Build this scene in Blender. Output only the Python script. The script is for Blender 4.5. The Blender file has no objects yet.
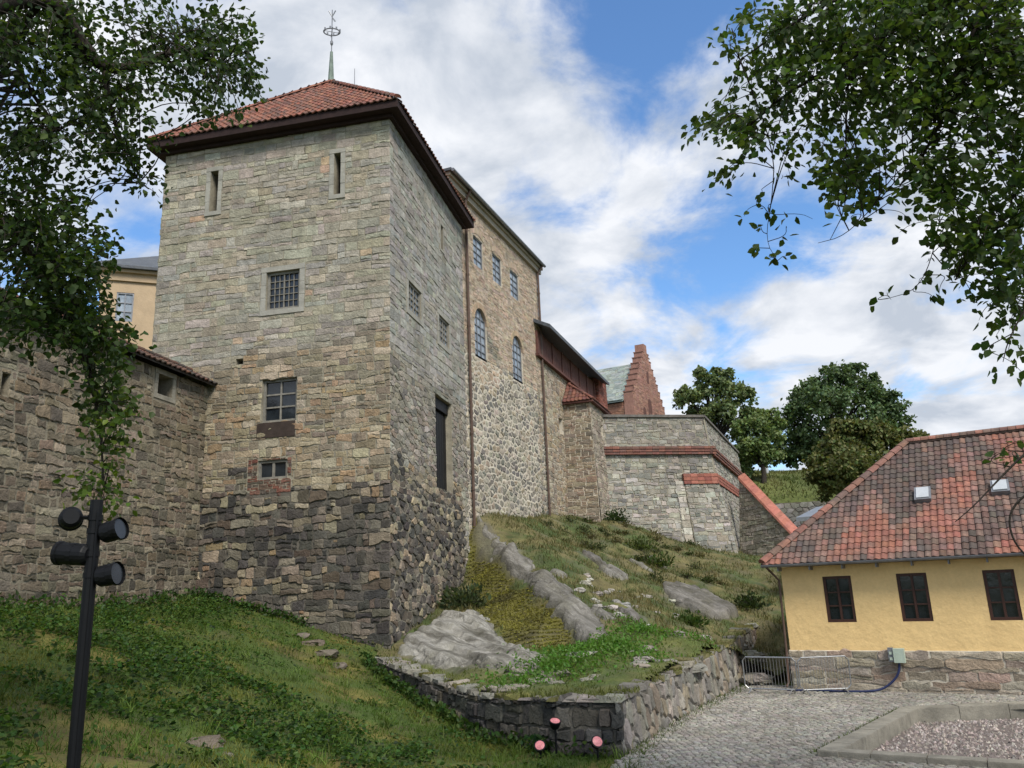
import bpy, math, random
import numpy as np
from mathutils import Vector, Matrix, noise as mnoise
random.seed(7); rng = np.random.default_rng(7)
SC = bpy.context.scene; COL = SC.collection
V3 = lambda *a: np.array(a, float)
# ------------------------------------------------------------------ camera
F = 800.0; CX, CY = 512, 384; CAM = V3(0, 0, 3.0)
_up = V3((385-CX)/F, (CY+2750)/F, -1.0); _up /= np.linalg.norm(_up)
_fy = V3(0, 0, -1) - _up*np.dot(V3(0, 0, -1), _up); _fy /= np.linalg.norm(_fy)
R = np.stack([np.cross(_fy, _up), _fy, _up])
cd = bpy.data.cameras.new('camera'); cam = bpy.data.objects.new('camera', cd); COL.objects.link(cam)
cd.sensor_width = 36; cd.lens = 36*F/1024; cd.clip_start = .05; cd.clip_end = 6000
M4 = Matrix([list(R[i])+[CAM[i]] for i in range(3)]+[[0, 0, 0, 1]]); cam.matrix_world = M4
SC.camera = cam
def ray(px, py): return R @ V3((px-CX)/F, (CY-py)/F, -1.0)
def at(px, py, Y): d = ray(px, py); return CAM + d*(Y/d[1])
def onpl(px, py, P, N): d = ray(px, py); return CAM + d*(np.dot(P-CAM, N)/np.dot(d, N))
def dr(a): a = math.radians(a); return V3(math.sin(a), math.cos(a), 0)
ZUP = V3(0, 0, 1)
# ------------------------------------------------------------------ world and sun
SUN_AZ, SUN_EL = 152, 48      # compass from +Y towards +X: behind the camera, to its right
w = bpy.data.worlds.new('World'); SC.world = w; w.use_nodes = True
nt = w.node_tree; nt.nodes.clear()
def N(t, **k):
    n = nt.nodes.new(t)
    for a, b in k.items(): setattr(n, a, b)
    return n
def L(a, b): nt.links.new(a, b)
out = N('ShaderNodeOutputWorld')
sky = N('ShaderNodeTexSky', sky_type='NISHITA', sun_disc=False)
sky.sun_elevation = math.radians(SUN_EL); sky.sun_rotation = math.radians(SUN_AZ); sky.air_density = 1.15; sky.ozone_density = 4.0; sky.dust_density = .3
tc = N('ShaderNodeTexCoord')
sep = N('ShaderNodeSeparateXYZ'); L(tc.outputs['Generated'], sep.inputs[0])
def math_(op, a, b=None, clamp=False):
    n = N('ShaderNodeMath', operation=op, use_clamp=clamp)
    for i, x in enumerate((a, b)):
        if x is None: continue
        if isinstance(x, (int, float)): n.inputs[i].default_value = x
        else: L(x, n.inputs[i])
    return n.outputs[0]
# project the direction onto a cloud deck
zz = math_('ADD', math_('MAXIMUM', sep.outputs[2], 0.0), .32)
cmb = N('ShaderNodeCombineXYZ'); L(math_('DIVIDE', sep.outputs[0], zz), cmb.inputs[0]); L(math_('DIVIDE', sep.outputs[1], zz), cmb.inputs[1])
def wnoise(scale, detail, rough, off, dist=0.0):
    mp = N('ShaderNodeMapping'); mp.inputs['Location'].default_value = off; L(cmb.outputs[0], mp.inputs[0])
    n = N('ShaderNodeTexNoise'); n.inputs['Scale'].default_value = scale; n.inputs['Detail'].default_value = detail
    n.inputs['Roughness'].default_value = rough; n.inputs['Distortion'].default_value = dist; L(mp.outputs[0], n.inputs['Vector']); return n.outputs['Fac']
cover = wnoise(4.4, 11, .60, (1.3, 6.2, 0), .3)
acc = cover
# broad breaks (minus) and banks (plus) of the cloud cover, as directions
for (px, py, rad, amt) in [(630, 45, 6, -.13), (590, 80, 4, -.10), (690, 70, 5, -.10), (705, 235, 4, -.10), (770, 262, 4, -.05), (120, 240, 5, -.055), (565, 195, 3, -.11), (600, 235, 2.5, -.07), (520, 150, 2.5, -.06), (830, 230, 5, -.07), (645, 310, 3, -.06), (745, 395, 4, -.09), (690, 280, 4, -.06), (860, 265, 4, -.05), (800, 190, 5, -.06), (20, 80, 4, -.05),
                           (440, 90, 10, .10), (620, 195, 4, .11), (665, 150, 4, .05), (930, 350, 9, .09), (590, 270, 4, .06), (880, 100, 8, .05), (500, 130, 5, .05), (550, 330, 5, .05), (690, 330, 4, .06), (800, 330, 5, .06), (20, 160, 6, .05), (250, 50, 6, .06)]:
    d = ray(px, py); d /= np.linalg.norm(d)
    vm = N('ShaderNodeVectorMath', operation='DOT_PRODUCT'); L(tc.outputs['Generated'], vm.inputs[0]); vm.inputs[1].default_value = tuple(d)
    mr = N('ShaderNodeMapRange', interpolation_type='SMOOTHSTEP'); mr.clamp = True
    mr.inputs['From Min'].default_value = math.cos(math.radians(rad*1.6)); mr.inputs['From Max'].default_value = 1.0
    mr.inputs['To Min'].default_value = 0; mr.inputs['To Max'].default_value = amt; L(vm.outputs['Value'], mr.inputs['Value'])
    acc = math_('ADD', acc, mr.outputs[0])
mask = N('ShaderNodeMapRange', interpolation_type='SMOOTHSTEP'); mask.inputs['From Min'].default_value = .31; mask.inputs['From Max'].default_value = .57
L(acc, mask.inputs['Value'])
shade = N('ShaderNodeValToRGB'); e = shade.color_ramp.elements
e[0].position = .40; e[0].color = (.47, .52, .60, 1); e[1].position = .61; e[1].color = (.79, .81, .85, 1)
L(wnoise(4.6, 8, .56, (8, 2, 0), .3), shade.inputs[0])
tint = N('ShaderNodeVectorMath', operation='MULTIPLY'); tint.inputs[1].default_value = (.78, .97, 1.12); L(sky.outputs[0], tint.inputs[0])
bgS = N('ShaderNodeBackground'); L(tint.outputs[0], bgS.inputs[0]); bgS.inputs[1].default_value = .088
bgC = N('ShaderNodeBackground'); L(shade.outputs[0], bgC.inputs[0]); bgC.inputs[1].default_value = .56
mx = N('ShaderNodeMixShader'); L(mask.outputs[0], mx.inputs[0]); L(bgS.outputs[0], mx.inputs[1]); L(bgC.outputs[0], mx.inputs[2]); L(mx.outputs[0], out.inputs[0])
sl = bpy.data.lights.new('sun', 'SUN'); sl.energy = 1.9; sl.angle = math.radians(20); sl.color = (1, .93, .82)
so = bpy.data.objects.new('sun', sl); COL.objects.link(so)
sd = dr(SUN_AZ)*math.cos(math.radians(SUN_EL)) + ZUP*math.sin(math.radians(SUN_EL))
so.rotation_euler = Vector(sd).to_track_quat('Z', 'Y').to_euler()
so.location = (0, 0, 40)
SC.view_settings.view_transform = 'Standard'; SC.view_settings.look = 'None'; SC.view_settings.gamma = 1; SC.view_settings.exposure = 1.08
SC.render.engine = 'CYCLES'; SC.cycles.use_denoising = True; SC.cycles.max_bounces = 6
# ------------------------------------------------------------------ builders
class MB:
    def __init__(s): s.v = []; s.f = []; s.c = []; s.m = []
    def add(s, pts, faces, col=(1, 1, 1), m=0):
        b = len(s.v); s.v += [tuple(p) for p in pts]; s.c += [col]*len(pts)
        s.f += [tuple(b+i for i in f) for f in faces]; s.m += [m]*len(faces)
    def quad(s, a, b, c, d, col=(1, 1, 1), m=0): s.add([a, b, c, d], [(0, 1, 2, 3)], col, m)
    def hexa(s, p, col=(1, 1, 1), m=0):
        s.add(p, [(3, 2, 1, 0), (4, 5, 6, 7), (0, 1, 5, 4), (1, 2, 6, 5), (2, 3, 7, 6), (3, 0, 4, 7)], col, m)
    def box(s, c, ax, ay, az, col=(1, 1, 1), m=0):      # centre, three half-extent vectors
        s.hexa([c-ax-ay-az, c+ax-ay-az, c+ax+ay-az, c-ax+ay-az, c-ax-ay+az, c+ax-ay+az, c+ax+ay+az, c-ax+ay+az], col, m)
    def tube(s, pts, r, n=8, col=(1, 1, 1), m=0, cap=True):
        pts = [np.array(p, float) for p in pts]; rs = list(np.interp(np.linspace(0, 1, len(pts)), np.linspace(0, 1, len(r)), r)) if hasattr(r, '__len__') else [r]*len(pts)
        rings = []; t = pts[1]-pts[0]; a = np.cross(t, V3(.31, .17, .93)); a /= np.linalg.norm(a)
        for i, p in enumerate(pts):
            t = pts[min(i+1, len(pts)-1)]-pts[max(i-1, 0)]; t /= np.linalg.norm(t)+1e-9
            a = a-t*np.dot(a, t); a /= np.linalg.norm(a)+1e-9; b = np.cross(t, a)
            rings.append([p+(a*math.cos(k*2*math.pi/n)+b*math.sin(k*2*math.pi/n))*rs[i] for k in range(n)])
        V = [q for rg in rings for q in rg]; fs = []
        for i in range(len(pts)-1):
            for k in range(n):
                k2 = (k+1) % n; fs.append((i*n+k, i*n+k2, (i+1)*n+k2, (i+1)*n+k))
        if cap: fs += [tuple(range(n))[::-1], tuple((len(pts)-1)*n+k for k in range(n))]
        s.add(V, fs, col, m)
LOC = {}
def build(mb, name, mats, parent=None, smooth=False, origin=None):
    me = bpy.data.meshes.new(name)
    o0 = LOC.get(parent.name) if parent else None
    if o0 is None: o0 = V3(*(origin if origin is not None else (0, 0, 0)))
    v = np.array(mb.v, float).reshape(-1, 3)-o0
    me.from_pydata(v.tolist(), [], mb.f)
    return _fin(me, name, mats, parent, np.array(mb.c, float).reshape(-1, 3), o0, smooth, mb.m)
def _fin(me, name, mats, parent, cols, o0, smooth, midx=None):
    if not isinstance(mats, (list, tuple)): mats = [mats]
    for m in mats: me.materials.append(m)
    at_ = me.attributes.new('Col', 'FLOAT_COLOR', 'POINT')
    at_.data.foreach_set('color', (cols if cols.shape[1] == 4 else np.concatenate([cols, np.ones((len(cols), 1))], 1)).astype(np.float32).ravel())
    if midx is not None and len(mats) > 1: me.polygons.foreach_set('material_index', np.array(midx, np.int32))
    if smooth: me.polygons.foreach_set('use_smooth', np.ones(len(me.polygons), bool))
    me.update()
    o = bpy.data.objects.new(name, me); COL.objects.link(o)
    if parent is not None: o.parent = parent
    else: o.location = o0
    LOC[o.name] = o0
    return o
def build_np(V, Fc, cols, name, mats, parent=None, smooth=False, origin=None):
    me = bpy.data.meshes.new(name); o0 = LOC.get(parent.name) if parent else None
    if o0 is None: o0 = V3(*(origin if origin is not None else (0, 0, 0)))
    V = np.asarray(V, float)-o0; k = Fc.shape[1]
    me.vertices.add(len(V)); me.vertices.foreach_set('co', V.astype(np.float32).ravel())
    me.loops.add(Fc.size); me.loops.foreach_set('vertex_index', Fc.astype(np.int32).ravel())
    me.polygons.add(len(Fc)); me.polygons.foreach_set('loop_start', np.arange(0, Fc.size, k, dtype=np.int32)); me.polygons.foreach_set('loop_total', np.full(len(Fc), k, np.int32))
    me.update(calc_edges=True)
    return _fin(me, name, mats, parent, np.asarray(cols, float), o0, smooth)
def thing(name, label, cat, loc, group=None):
    o = bpy.data.objects.new(name, None); COL.objects.link(o); o.location = loc; o.empty_display_size = .3
    LOC[o.name] = V3(*loc); return tag(o, label, cat, group)
def tag(o, label, cat, group=None):
    o['label'] = label; o['category'] = cat
    if group: o['group'] = group
    return o
def kind(o, k='structure'): o['kind'] = k; return o
# ------------------------------------------------------------------ materials
def mk(name, base=None, amt=.25, ns=3.0, rough=.9, bump=.3, bs=12.0, stain=None, stf=.3, sts=.6, metal=0, spec=.3, crack=None, fine=60.0, streak=None):
    m = bpy.data.materials.new(name); m.use_nodes = True; t = m.node_tree; b = t.nodes['Principled BSDF']
    n = lambda k: t.nodes.new(k); l = t.links.new
    b.inputs['Roughness'].default_value = rough; b.inputs['Metallic'].default_value = metal; b.inputs['Specular IOR Level'].default_value = spec
    tcn = n('ShaderNodeTexCoord')
    if base is None:
        a = n('ShaderNodeAttribute'); a.attribute_name = 'Col'; c0 = a.outputs['Color']
    else:
        a = n('ShaderNodeRGB'); a.outputs[0].default_value = (*base, 1); c0 = a.outputs[0]
    def noise(s, d=6, r=.6):
        x = n('ShaderNodeTexNoise'); x.inputs['Scale'].default_value = s; x.inputs['Detail'].default_value = d; x.inputs['Roughness'].default_value = r
        l(tcn.outputs['Object'], x.inputs['Vector']); return x.outputs['Fac']
    def mr(x, a0, a1, b0, b1):
        y = n('ShaderNodeMapRange'); y.inputs['From Min'].default_value = a0; y.inputs['From Max'].default_value = a1
        y.inputs['To Min'].default_value = b0; y.inputs['To Max'].default_value = b1; l(x, y.inputs['Value']); return y.outputs[0]
    def mixc(bt, f, A, B):
        y = n('ShaderNodeMix'); y.data_type = 'RGBA'; y.blend_type = bt
        if isinstance(f, (int, float)): y.inputs[0].default_value = f
        else: l(f, y.inputs[0])
        for k, x in ((6, A), (7, B)):
            if isinstance(x, tuple): y.inputs[k].default_value = (*x, 1)
            else: l(x, y.inputs[k])
        return y.outputs[2]
    def mul(c, f):
        y = n('ShaderNodeVectorMath'); y.operation = 'SCALE'; l(c, y.inputs[0]); l(f, y.inputs['Scale']); return y.outputs[0]
    c = mul(c0, mr(noise(ns), .3, .7, 1-amt, 1+amt))
    c = mul(c, mr(noise(fine, 3, .7), .3, .7, 1-amt*.7, 1+amt*.7))
    if stain is not None: c = mixc('MIX', mr(noise(sts, 7, .65), .48, .68, 0, stf), c, stain)
    h = noise(bs, 8, .65)
    if streak is not None:      # bedding lines running down the slab
        m2 = n('ShaderNodeMapping'); m2.vector_type = 'TEXTURE'; m2.inputs['Rotation'].default_value = (0, 0, streak); m2.inputs['Scale'].default_value = (9, .42, 2.0); l(tcn.outputs['Object'], m2.inputs[0])
        x2 = n('ShaderNodeTexNoise'); x2.inputs['Scale'].default_value = 1.6; x2.inputs['Detail'].default_value = 9; x2.inputs['Roughness'].default_value = .68; x2.inputs['Distortion'].default_value = .4; l(m2.outputs[0], x2.inputs['Vector'])
        c = mixc('MIX', mr(x2.outputs['Fac'], .45, .62, 0, .85), c, (.085, .08, .066)); h3 = n('ShaderNodeMath'); h3.operation = 'MULTIPLY_ADD'; l(x2.outputs['Fac'], h3.inputs[0]); h3.inputs[1].default_value = -1.6; l(h, h3.inputs[2]); h = h3.outputs[0]
    if crack:       # joints and bedding planes, only where the alpha of Col marks bare rock
        mp = n('ShaderNodeMapping'); mp.vector_type = 'TEXTURE'; mp.inputs['Rotation'].default_value = (0, 0, crack[0]); mp.inputs['Scale'].default_value = (2.2, .8, 1.2)
        ds = n('ShaderNodeTexNoise'); ds.inputs['Scale'].default_value = 1.5; ds.inputs['Detail'].default_value = 5; l(tcn.outputs['Object'], ds.inputs['Vector'])
        ad = n('ShaderNodeVectorMath'); ad.operation = 'MULTIPLY_ADD'; l(ds.outputs['Color'], ad.inputs[0]); ad.inputs[1].default_value = (.9, .9, .9); l(tcn.outputs['Object'], ad.inputs[2]); l(ad.outputs[0], mp.inputs[0])
        vo = n('ShaderNodeTexVoronoi'); vo.feature = 'DISTANCE_TO_EDGE'; vo.inputs['Scale'].default_value = crack[1]; l(mp.outputs[0], vo.inputs['Vector'])
        ed = mr(vo.outputs['Distance'], 0, .03, crack[2] if len(crack) > 2 else .7, 0); ed.node.clamp = True
        mm = n('ShaderNodeMath'); mm.operation = 'MULTIPLY'; l(ed, mm.inputs[0]); l(a.outputs['Alpha'], mm.inputs[1])
        c = mixc('MIX', mm.outputs[0], c, (.03, .028, .02))
        hh = n('ShaderNodeMath'); hh.operation = 'MULTIPLY_ADD'; l(mm.outputs[0], hh.inputs[0]); hh.inputs[1].default_value = -1.2; l(h, hh.inputs[2]); h = hh.outputs[0]
    l(c, b.inputs['Base Color'])
    if bump:
        bp = n('ShaderNodeBump'); bp.inputs['Strength'].default_value = bump; bp.inputs['Distance'].default_value = .06; l(h, bp.inputs['Height']); l(bp.outputs[0], b.inputs['Normal'])
    return m
def leafmat(name, trans=.35, rough=.5):
    m = bpy.data.materials.new(name); m.use_nodes = True; t = m.node_tree; b = t.nodes['Principled BSDF']
    a = t.nodes.new('ShaderNodeAttribute'); a.attribute_name = 'Col'
    b.inputs['Roughness'].default_value = rough; b.inputs['Specular IOR Level'].default_value = .25
    t.links.new(a.outputs[0], b.inputs['Base Color'])
    tr = t.nodes.new('ShaderNodeBsdfTranslucent'); mx = t.nodes.new('ShaderNodeMixShader'); mx.inputs[0].default_value = trans
    g = t.nodes.new('ShaderNodeVectorMath'); g.operation = 'MULTIPLY'; g.inputs[1].default_value = (1.5, 1.4, .7); t.links.new(a.outputs[0], g.inputs[0]); t.links.new(g.outputs[0], tr.inputs[0])
    o = t.nodes['Material Output']; t.links.new(b.outputs[0], mx.inputs[1]); t.links.new(tr.outputs[0], mx.inputs[2]); t.links.new(mx.outputs[0], o.inputs[0])
    return m
def glassmat(name, base=(.02, .025, .03), rough=.08):
    m = mk(name, base, .5, 1.5, rough, .06, 3, spec=.6); return m
M = dict(
    stone=mk('stone', None, .28, 3.6, .95, .8, 13, (.15, .135, .105), .45, .5, fine=26),
    mortar_grey=mk('mortar_grey', (.29, .265, .205), .25, 2, .95, .5, 14, (.08, .075, .06), .5, .6),
    mortar_buff=mk('mortar_buff', (.23, .205, .155), .25, 2, .95, .5, 14, (.1, .09, .07), .5, .6), mortar_dark=mk('mortar_dark', (.12, .11, .092), .3, 2, .95, .5, 14),
    mortar_light=mk('mortar_light', (.56, .51, .42), .2, 2, .95, .4, 14, (.2, .17, .13), .5, .7),
    dressed=mk('dressed_stone', (.33, .32, .28), .2, 2, .85, .3, 14, (.14, .13, .11), .4, 1.2),
    tile=mk('clay_tile', None, .25, 4, .85, .35, 18, (.075, .068, .06), .55, 2.6, fine=30),
    eave=mk('eave_board', (.026, .013, .012), .3, 4, .8, .2, 9), redwood=mk('red_painted_wood', (.115, .052, .042), .3, 4, .8, .25, 9),
    darkwood=mk('dark_wood', (.045, .032, .026), .3, 4, .75, .2, 9),
    greywood=mk('grey_wood', (.20, .19, .165), .3, 5, .8, .2, 9),
    whitewood=mk('white_painted_wood', (.55, .54, .50), .15, 5, .6, .1, 9),
    brownwood=mk('brown_painted_wood', (.06, .028, .02), .2, 5, .5, .1, 9),
    glass=glassmat('window_glass'), skyglass=glassmat('sky_reflection_glass', (.26, .31, .37), .12),  # second pane: pale blue base paints in the reflected sky
    black=mk('matt_black_opening', (.008, .008, .008), .1, 3, .9, 0),
    slate=mk('slate', (.075, .085, .10), .25, 5, .55, .3, 10, (.14, .15, .15), .5, 1),
    greenslate=mk('pale_slate', None, .2, 5, .7, .2, 10),
    plaster=mk('ochre_plaster', (.47, .36, .24), .12, 1.5, .9, .25, 10, (.36, .27, .19), .4, .9), cornice=mk('pale_render', (.34, .30, .24), .12, 1.5, .9, .2, 10),
    yellow=mk('yellow_plaster', (.84, .60, .28), .08, 1.2, .85, .45, 5, (.76, .52, .235), .35, 1.1, fine=14),
    brick=mk('brick', None, .2, 4, .9, .4, 14), redpaint=mk('red_coping', (.30, .085, .06), .3, 2, .8, .35, 9, (.16, .08, .065), .5, 1.5),
    metal=mk('galvanised_metal', (.36, .37, .38), .15, 6, .45, .05, 20, metal=.8), pipe=mk('brown_pipe', (.10, .065, .05), .2, 5, .5, .1, 9), gutter=mk('zinc_gutter', (.22, .23, .25), .2, 5, .45, .1, 9, metal=.4),
    verdigris=mk('verdigris', (.17, .22, .19), .3, 6, .6, .2, 12), lampblack=mk('black_enamel', (.006, .0065, .008), .15, 8, .5, .04, 30, spec=.2),
    concrete=mk('kerb_stone', (.25, .235, .195), .22, 2.5, .9, .35, 14, (.09, .085, .07), .6, 1.3),
    earth=mk('earth', None, .3, 3, .97, .7, 7, fine=35), rock=mk('bare_rock', None, .34, 1.6, .92, 1.0, 7, (.11, .10, .075), .5, 1.1, fine=16, crack=(-1.22, .75)),
    slab=mk('bedrock', None, .28, 1.8, .9, .9, 8, (.12, .115, .07), .55, 1.3, fine=18, crack=(-1.0, .42, .45), streak=-.95),
    bark=mk('bark', (.035, .028, .022), .3, 8, .9, .6, 14), leaf=leafmat('leaf', .45), grass=leafmat('grass_blade', .25, .6), farleaf=leafmat('far_leaf', .25, .6),
    cable=mk('blue_cable', (.02, .03, .09), .1, 9, .5, 0), boxgreen=mk('pale_green_cabinet', (.42, .50, .42), .1, 6, .5, .05), white=mk('white_sheet', (.44, .47, .5), .08, 5, .4, .05),
    lens=mk('pink_lens', (.75, .27, .28), .25, 14, .25, .05), lensdark=mk('dark_lens', (.02, .024, .03), .2, 6, .2, 0, spec=.4),
)
# ------------------------------------------------------------------ masonry
def clip(poly, a, b, c):        # keep a*u+b*v<=c
    o = []
    for i in range(len(poly)):
        p, q = poly[i], poly[(i+1) % len(poly)]; dp = a*p[0]+b*p[1]-c; dq = a*q[0]+b*q[1]-c
        if dp <= 0: o.append(p)
        if dp*dq < 0: t = dp/(dp-dq); o.append((p[0]+(q[0]-p[0])*t, p[1]+(q[1]-p[1])*t))
    return o
def area(p): return .5*sum(p[i][0]*p[(i+1) % len(p)][1]-p[(i+1) % len(p)][0]*p[i][1] for i in range(len(p)))
def coursed(u0, u1, v0, v1, sv, su, wob=.03, rnd=random):
    out = []; v = v0; k = 0; sd = rnd.random()*99
    def line(u, kk, vb): return vb + wob*mnoise.noise(Vector((u*1.3+sd, kk*7.7, sd)))*2
    while v < v1-.02:
        h = sv*rnd.uniform(.65, 1.4); top = min(v+h, v1)
        if v1-top < sv*.4: top = v1
        u = u0 - rnd.random()*su*.4
        while u < u1:
            wd = su*rnd.choice((.5, .8, 1, 1.2, 1.5, 1.9))*rnd.uniform(.85, 1.15); a = max(u, u0); b = min(u+wd, u1)
            if u1-b < su*.25: b = u1
            if b-a > .06:
                j = lambda: rnd.uniform(-.16, .16)*min(h, .3)
                lo = lambda x: max(v0, min(v1, line(x, k, v) if v > v0 else v)); hi = lambda x: line(x, k+1, top) if top < v1 else v1
                subs = [(0, 1)] if rnd.random() > .22 or h < sv*.8 else [(0, (s := rnd.uniform(.35, .65))), (s, 1)]
                for s0, s1 in subs:
                    L_ = lambda x, s: lo(x)+(hi(x)-lo(x))*s
                    n = 3 if b-a > .3 else 2; us = [a+(b-a)*i/(n-1) for i in range(n)]
                    p = [(x+(j()*.4 if 0 < i < n-1 else 0), L_(x, s0)+j()*.15) for i, x in enumerate(us)]+[(x+(0 if x in (u0, u1) else j()*.35), L_(x, s1)+j()*.15) for x in us[::-1]]
                    out.append(p)
            u = b if b > u else u+wd
            if b >= u1: break
        v = top; k += 1
    return out
def rubble(u0, u1, v0, v1, su, sv, jit=.42, rnd=random, brick=True, pw=0.0):
    nu = max(1, round((u1-u0)/su)); nv = max(1, round((v1-v0)/sv)); du = (u1-u0)/nu; dv = (v1-v0)/nv; S = {}
    for j in range(-2, nv+2):
        for i in range(-2, nu+2):
            S[i, j] = (u0+(i+.5+(.5*(j % 2) if brick else 0)+rnd.uniform(-jit, jit))*du, v0+(j+.5+rnd.uniform(-jit, jit))*dv)
    out = []; asp = du/dv; W_ = {k: rnd.choice((-1, -.5, 0, 0, .5, 1.3))*pw*du*du for k in S}
    for j in range(nv):
        for i in range(-1, nu+1):
            s = S.get((i, j)); p = [(s[0]-2*du, s[1]-2*dv), (s[0]+2*du, s[1]-2*dv), (s[0]+2*du, s[1]+2*dv), (s[0]-2*du, s[1]+2*dv)]
            for dj in (-2, -1, 0, 1, 2):
                for di in (-2, -1, 0, 1, 2):
                    q = S.get((i+di, j+dj))
                    if q is None or q is s: continue
                    a, b = (q[0]-s[0]), (q[1]-s[1])*asp*asp
                    p = clip(p, a, b, a*(q[0]+s[0])/2+b*(q[1]+s[1])/2+(W_[i, j]-W_[i+di, j+dj])/2)
                    if len(p) < 3: break
                if len(p) < 3: break
            for (a, b, c) in ((-1, 0, -u0), (1, 0, u1), (0, -1, -v0), (0, 1, v1)):
                if len(p) >= 3: p = clip(p, a, b, c)
            if len(p) >= 3 and area(p) > du*dv*.08: out.append(p)
    return out
def holecut(polys, holes):
    for (a, b, c, d) in holes:
        o = []
        for p in polys:
            us = [q[0] for q in p]; vs = [q[1] for q in p]
            if max(us) <= a or min(us) >= b or max(vs) <= c or min(vs) >= d: o.append(p); continue
            best = max((clip(p, 1, 0, a), clip(p, -1, 0, -b), clip(p, 0, 1, c), clip(p, 0, -1, -d)), key=lambda q: area(q) if len(q) > 2 else 0)
            if len(best) > 2 and area(best) > .006: o.append(best)
        polys = o
    return polys
def pal(*cs): return lambda u, v: random.choice(cs)
def vary(c, k=.16, h=.05):
    f = random.uniform(1-k, 1+k); return tuple(max(.004, x*f*random.uniform(1-h, 1+h)) for x in c)
def lay(mb, polys, P, colf, gap=.012, bev=.02, hgt=(.015, .05), rnd=0, m=0, clipf=None, rag=.07):
    for p in polys:
        if rag:
            q = []
            for i in range(len(p)):
                a, b = p[i], p[(i+1) % len(p)]; q.append(a); ln = math.hypot(b[0]-a[0], b[1]-a[1])
                if ln > .16:
                    k = 2 if ln > .42 else 1
                    for z in range(k):
                        t = (z+1)/(k+1)+random.uniform(-.1, .1); o = random.gauss(0, rag)*min(ln, .35); q.append((a[0]+(b[0]-a[0])*t-(b[1]-a[1])/ln*o, a[1]+(b[1]-a[1])*t+(b[0]-a[0])/ln*o))
            p = q
        if clipf is not None:
            c = (sum(q[0] for q in p)/len(p), sum(q[1] for q in p)/len(p))
            if not clipf(*c): continue
        if rnd:
            q = []; rk_ = .14
            for i in range(len(p)):
                a, b = p[i], p[(i+1) % len(p)]; q += [(a[0]*(1-rk_)+b[0]*rk_, a[1]*(1-rk_)+b[1]*rk_), (a[0]*rk_+b[0]*(1-rk_), a[1]*rk_+b[1]*(1-rk_))]
            q2 = [q[0]]
            for z in q[1:]:
                if math.hypot(z[0]-q2[-1][0], z[1]-q2[-1][1]) > .025: q2.append(z)
            p = q2 if len(q2) > 2 else p
        n = len(p); cu = sum(q[0] for q in p)/n; cv = sum(q[1] for q in p)/n
        h = random.uniform(*hgt); tu, tv = random.uniform(-.05, .05), random.uniform(-.06, .06)
        r0, r1 = [], []
        for (a, b) in p:
            dx, dy = cu-a, cv-b; dd = math.hypot(dx, dy)+1e-6; k0 = min(.6, gap/dd); k1 = min(.75, (gap+bev)/dd)
            r0.append(P(a+dx*k0, b+dy*k0, -.01)); a1, b1 = a+dx*k1, b+dy*k1
            r1.append(P(a1, b1, max(.006, h+(a1-cu)*tu+(b1-cv)*tv+random.uniform(-.006, .006))))
        pts = r0+r1+[P(cu, cv, h+random.uniform(-.004, .012))]
        fs = [(i, (i+1) % n, n+(i+1) % n, n+i) for i in range(n)]+[(n+i, n+(i+1) % n, 2*n) for i in range(n)]
        mb.add(pts, fs, vary(colf(cu, cv)), m)
def frame(O, U, Nn, bat=0.0, z0=0.0):  # wall frame: u along U, v = world height, d outward; batter leans the wall back with height
    return lambda u, v, d: V3(O[0], O[1], 0)+U*u+ZUP*v+Nn*(d-bat*(v-z0))
def core(mb, P, u0, u1, v0, v1, holes=(), depth=.3, m=0, mr_=None, col=(1, 1, 1)):
    us = sorted({u0, u1, *[h[0] for h in holes], *[h[1] for h in holes]}); vs = sorted({v0, v1, *[h[2] for h in holes], *[h[3] for h in holes]})
    for a, b in zip(us, us[1:]):
        for c, d in zip(vs, vs[1:]):
            cu, cv = (a+b)/2, (c+d)/2
            if any(h[0] < cu < h[1] and h[2] < cv < h[3] for h in holes): continue
            mb.quad(P(a, c, 0), P(b, c, 0), P(b, d, 0), P(a, d, 0), col, m)
    for (a, b, c, d) in holes:
        q = m if mr_ is None else mr_
        for (x0, y0, x1, y1) in ((a, c, b, c), (b, c, b, d), (b, d, a, d), (a, d, a, c)):
            mb.quad(P(x0, y0, .0), P(x1, y1, .0), P(x1, y1, -depth), P(x0, y0, -depth), col, q)
def bx(mb, P, u0, u1, v0, v1, d0, d1, col=(1, 1, 1), m=0):
    mb.hexa([P(u0, v0, d0), P(u1, v0, d0), P(u1, v0, d1), P(u0, v0, d1), P(u0, v1, d0), P(u1, v1, d0), P(u1, v1, d1), P(u0, v1, d1)], col, m)
def window(root, P, h, nx, ny, dep, fm, gm, fw=.06, bw=.03, sill=None, name='window', split=None):
    a, b, c, d = h; mb = MB()
    e = .004
    bx(mb, P, a+e, a+fw, c+e, d-e, -dep-.05, -dep+.03); bx(mb, P, b-fw, b-e, c+e, d-e, -dep-.05, -dep+.03)
    bx(mb, P, a+fw, b-fw, c+e, c+fw, -dep-.05, -dep+.028); bx(mb, P, a+fw, b-fw, d-fw, d-e, -dep-.05, -dep+.028)
    for i in range(1, nx):
        x = a+fw+(b-a-2*fw)*i/nx; w_ = bw*(1.6 if split and i in split else 1); bx(mb, P, x-w_/2, x+w_/2, c+fw, d-fw, -dep-.03, -dep+(.026 if split and i in split else .012))
    for i in range(1, ny):
        y = c+fw+(d-c-2*fw)*i/ny; bx(mb, P, a+fw, b-fw, y-bw/2, y+bw/2, -dep-.032, -dep+.009)
    o = build(mb, name, fm, root)
    g = MB(); bx(g, P, a+fw*.5, b-fw*.5, c+fw*.5, d-fw*.5, -dep-.045, -dep-.034); build(g, 'glass', gm, o)
    return o
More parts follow.
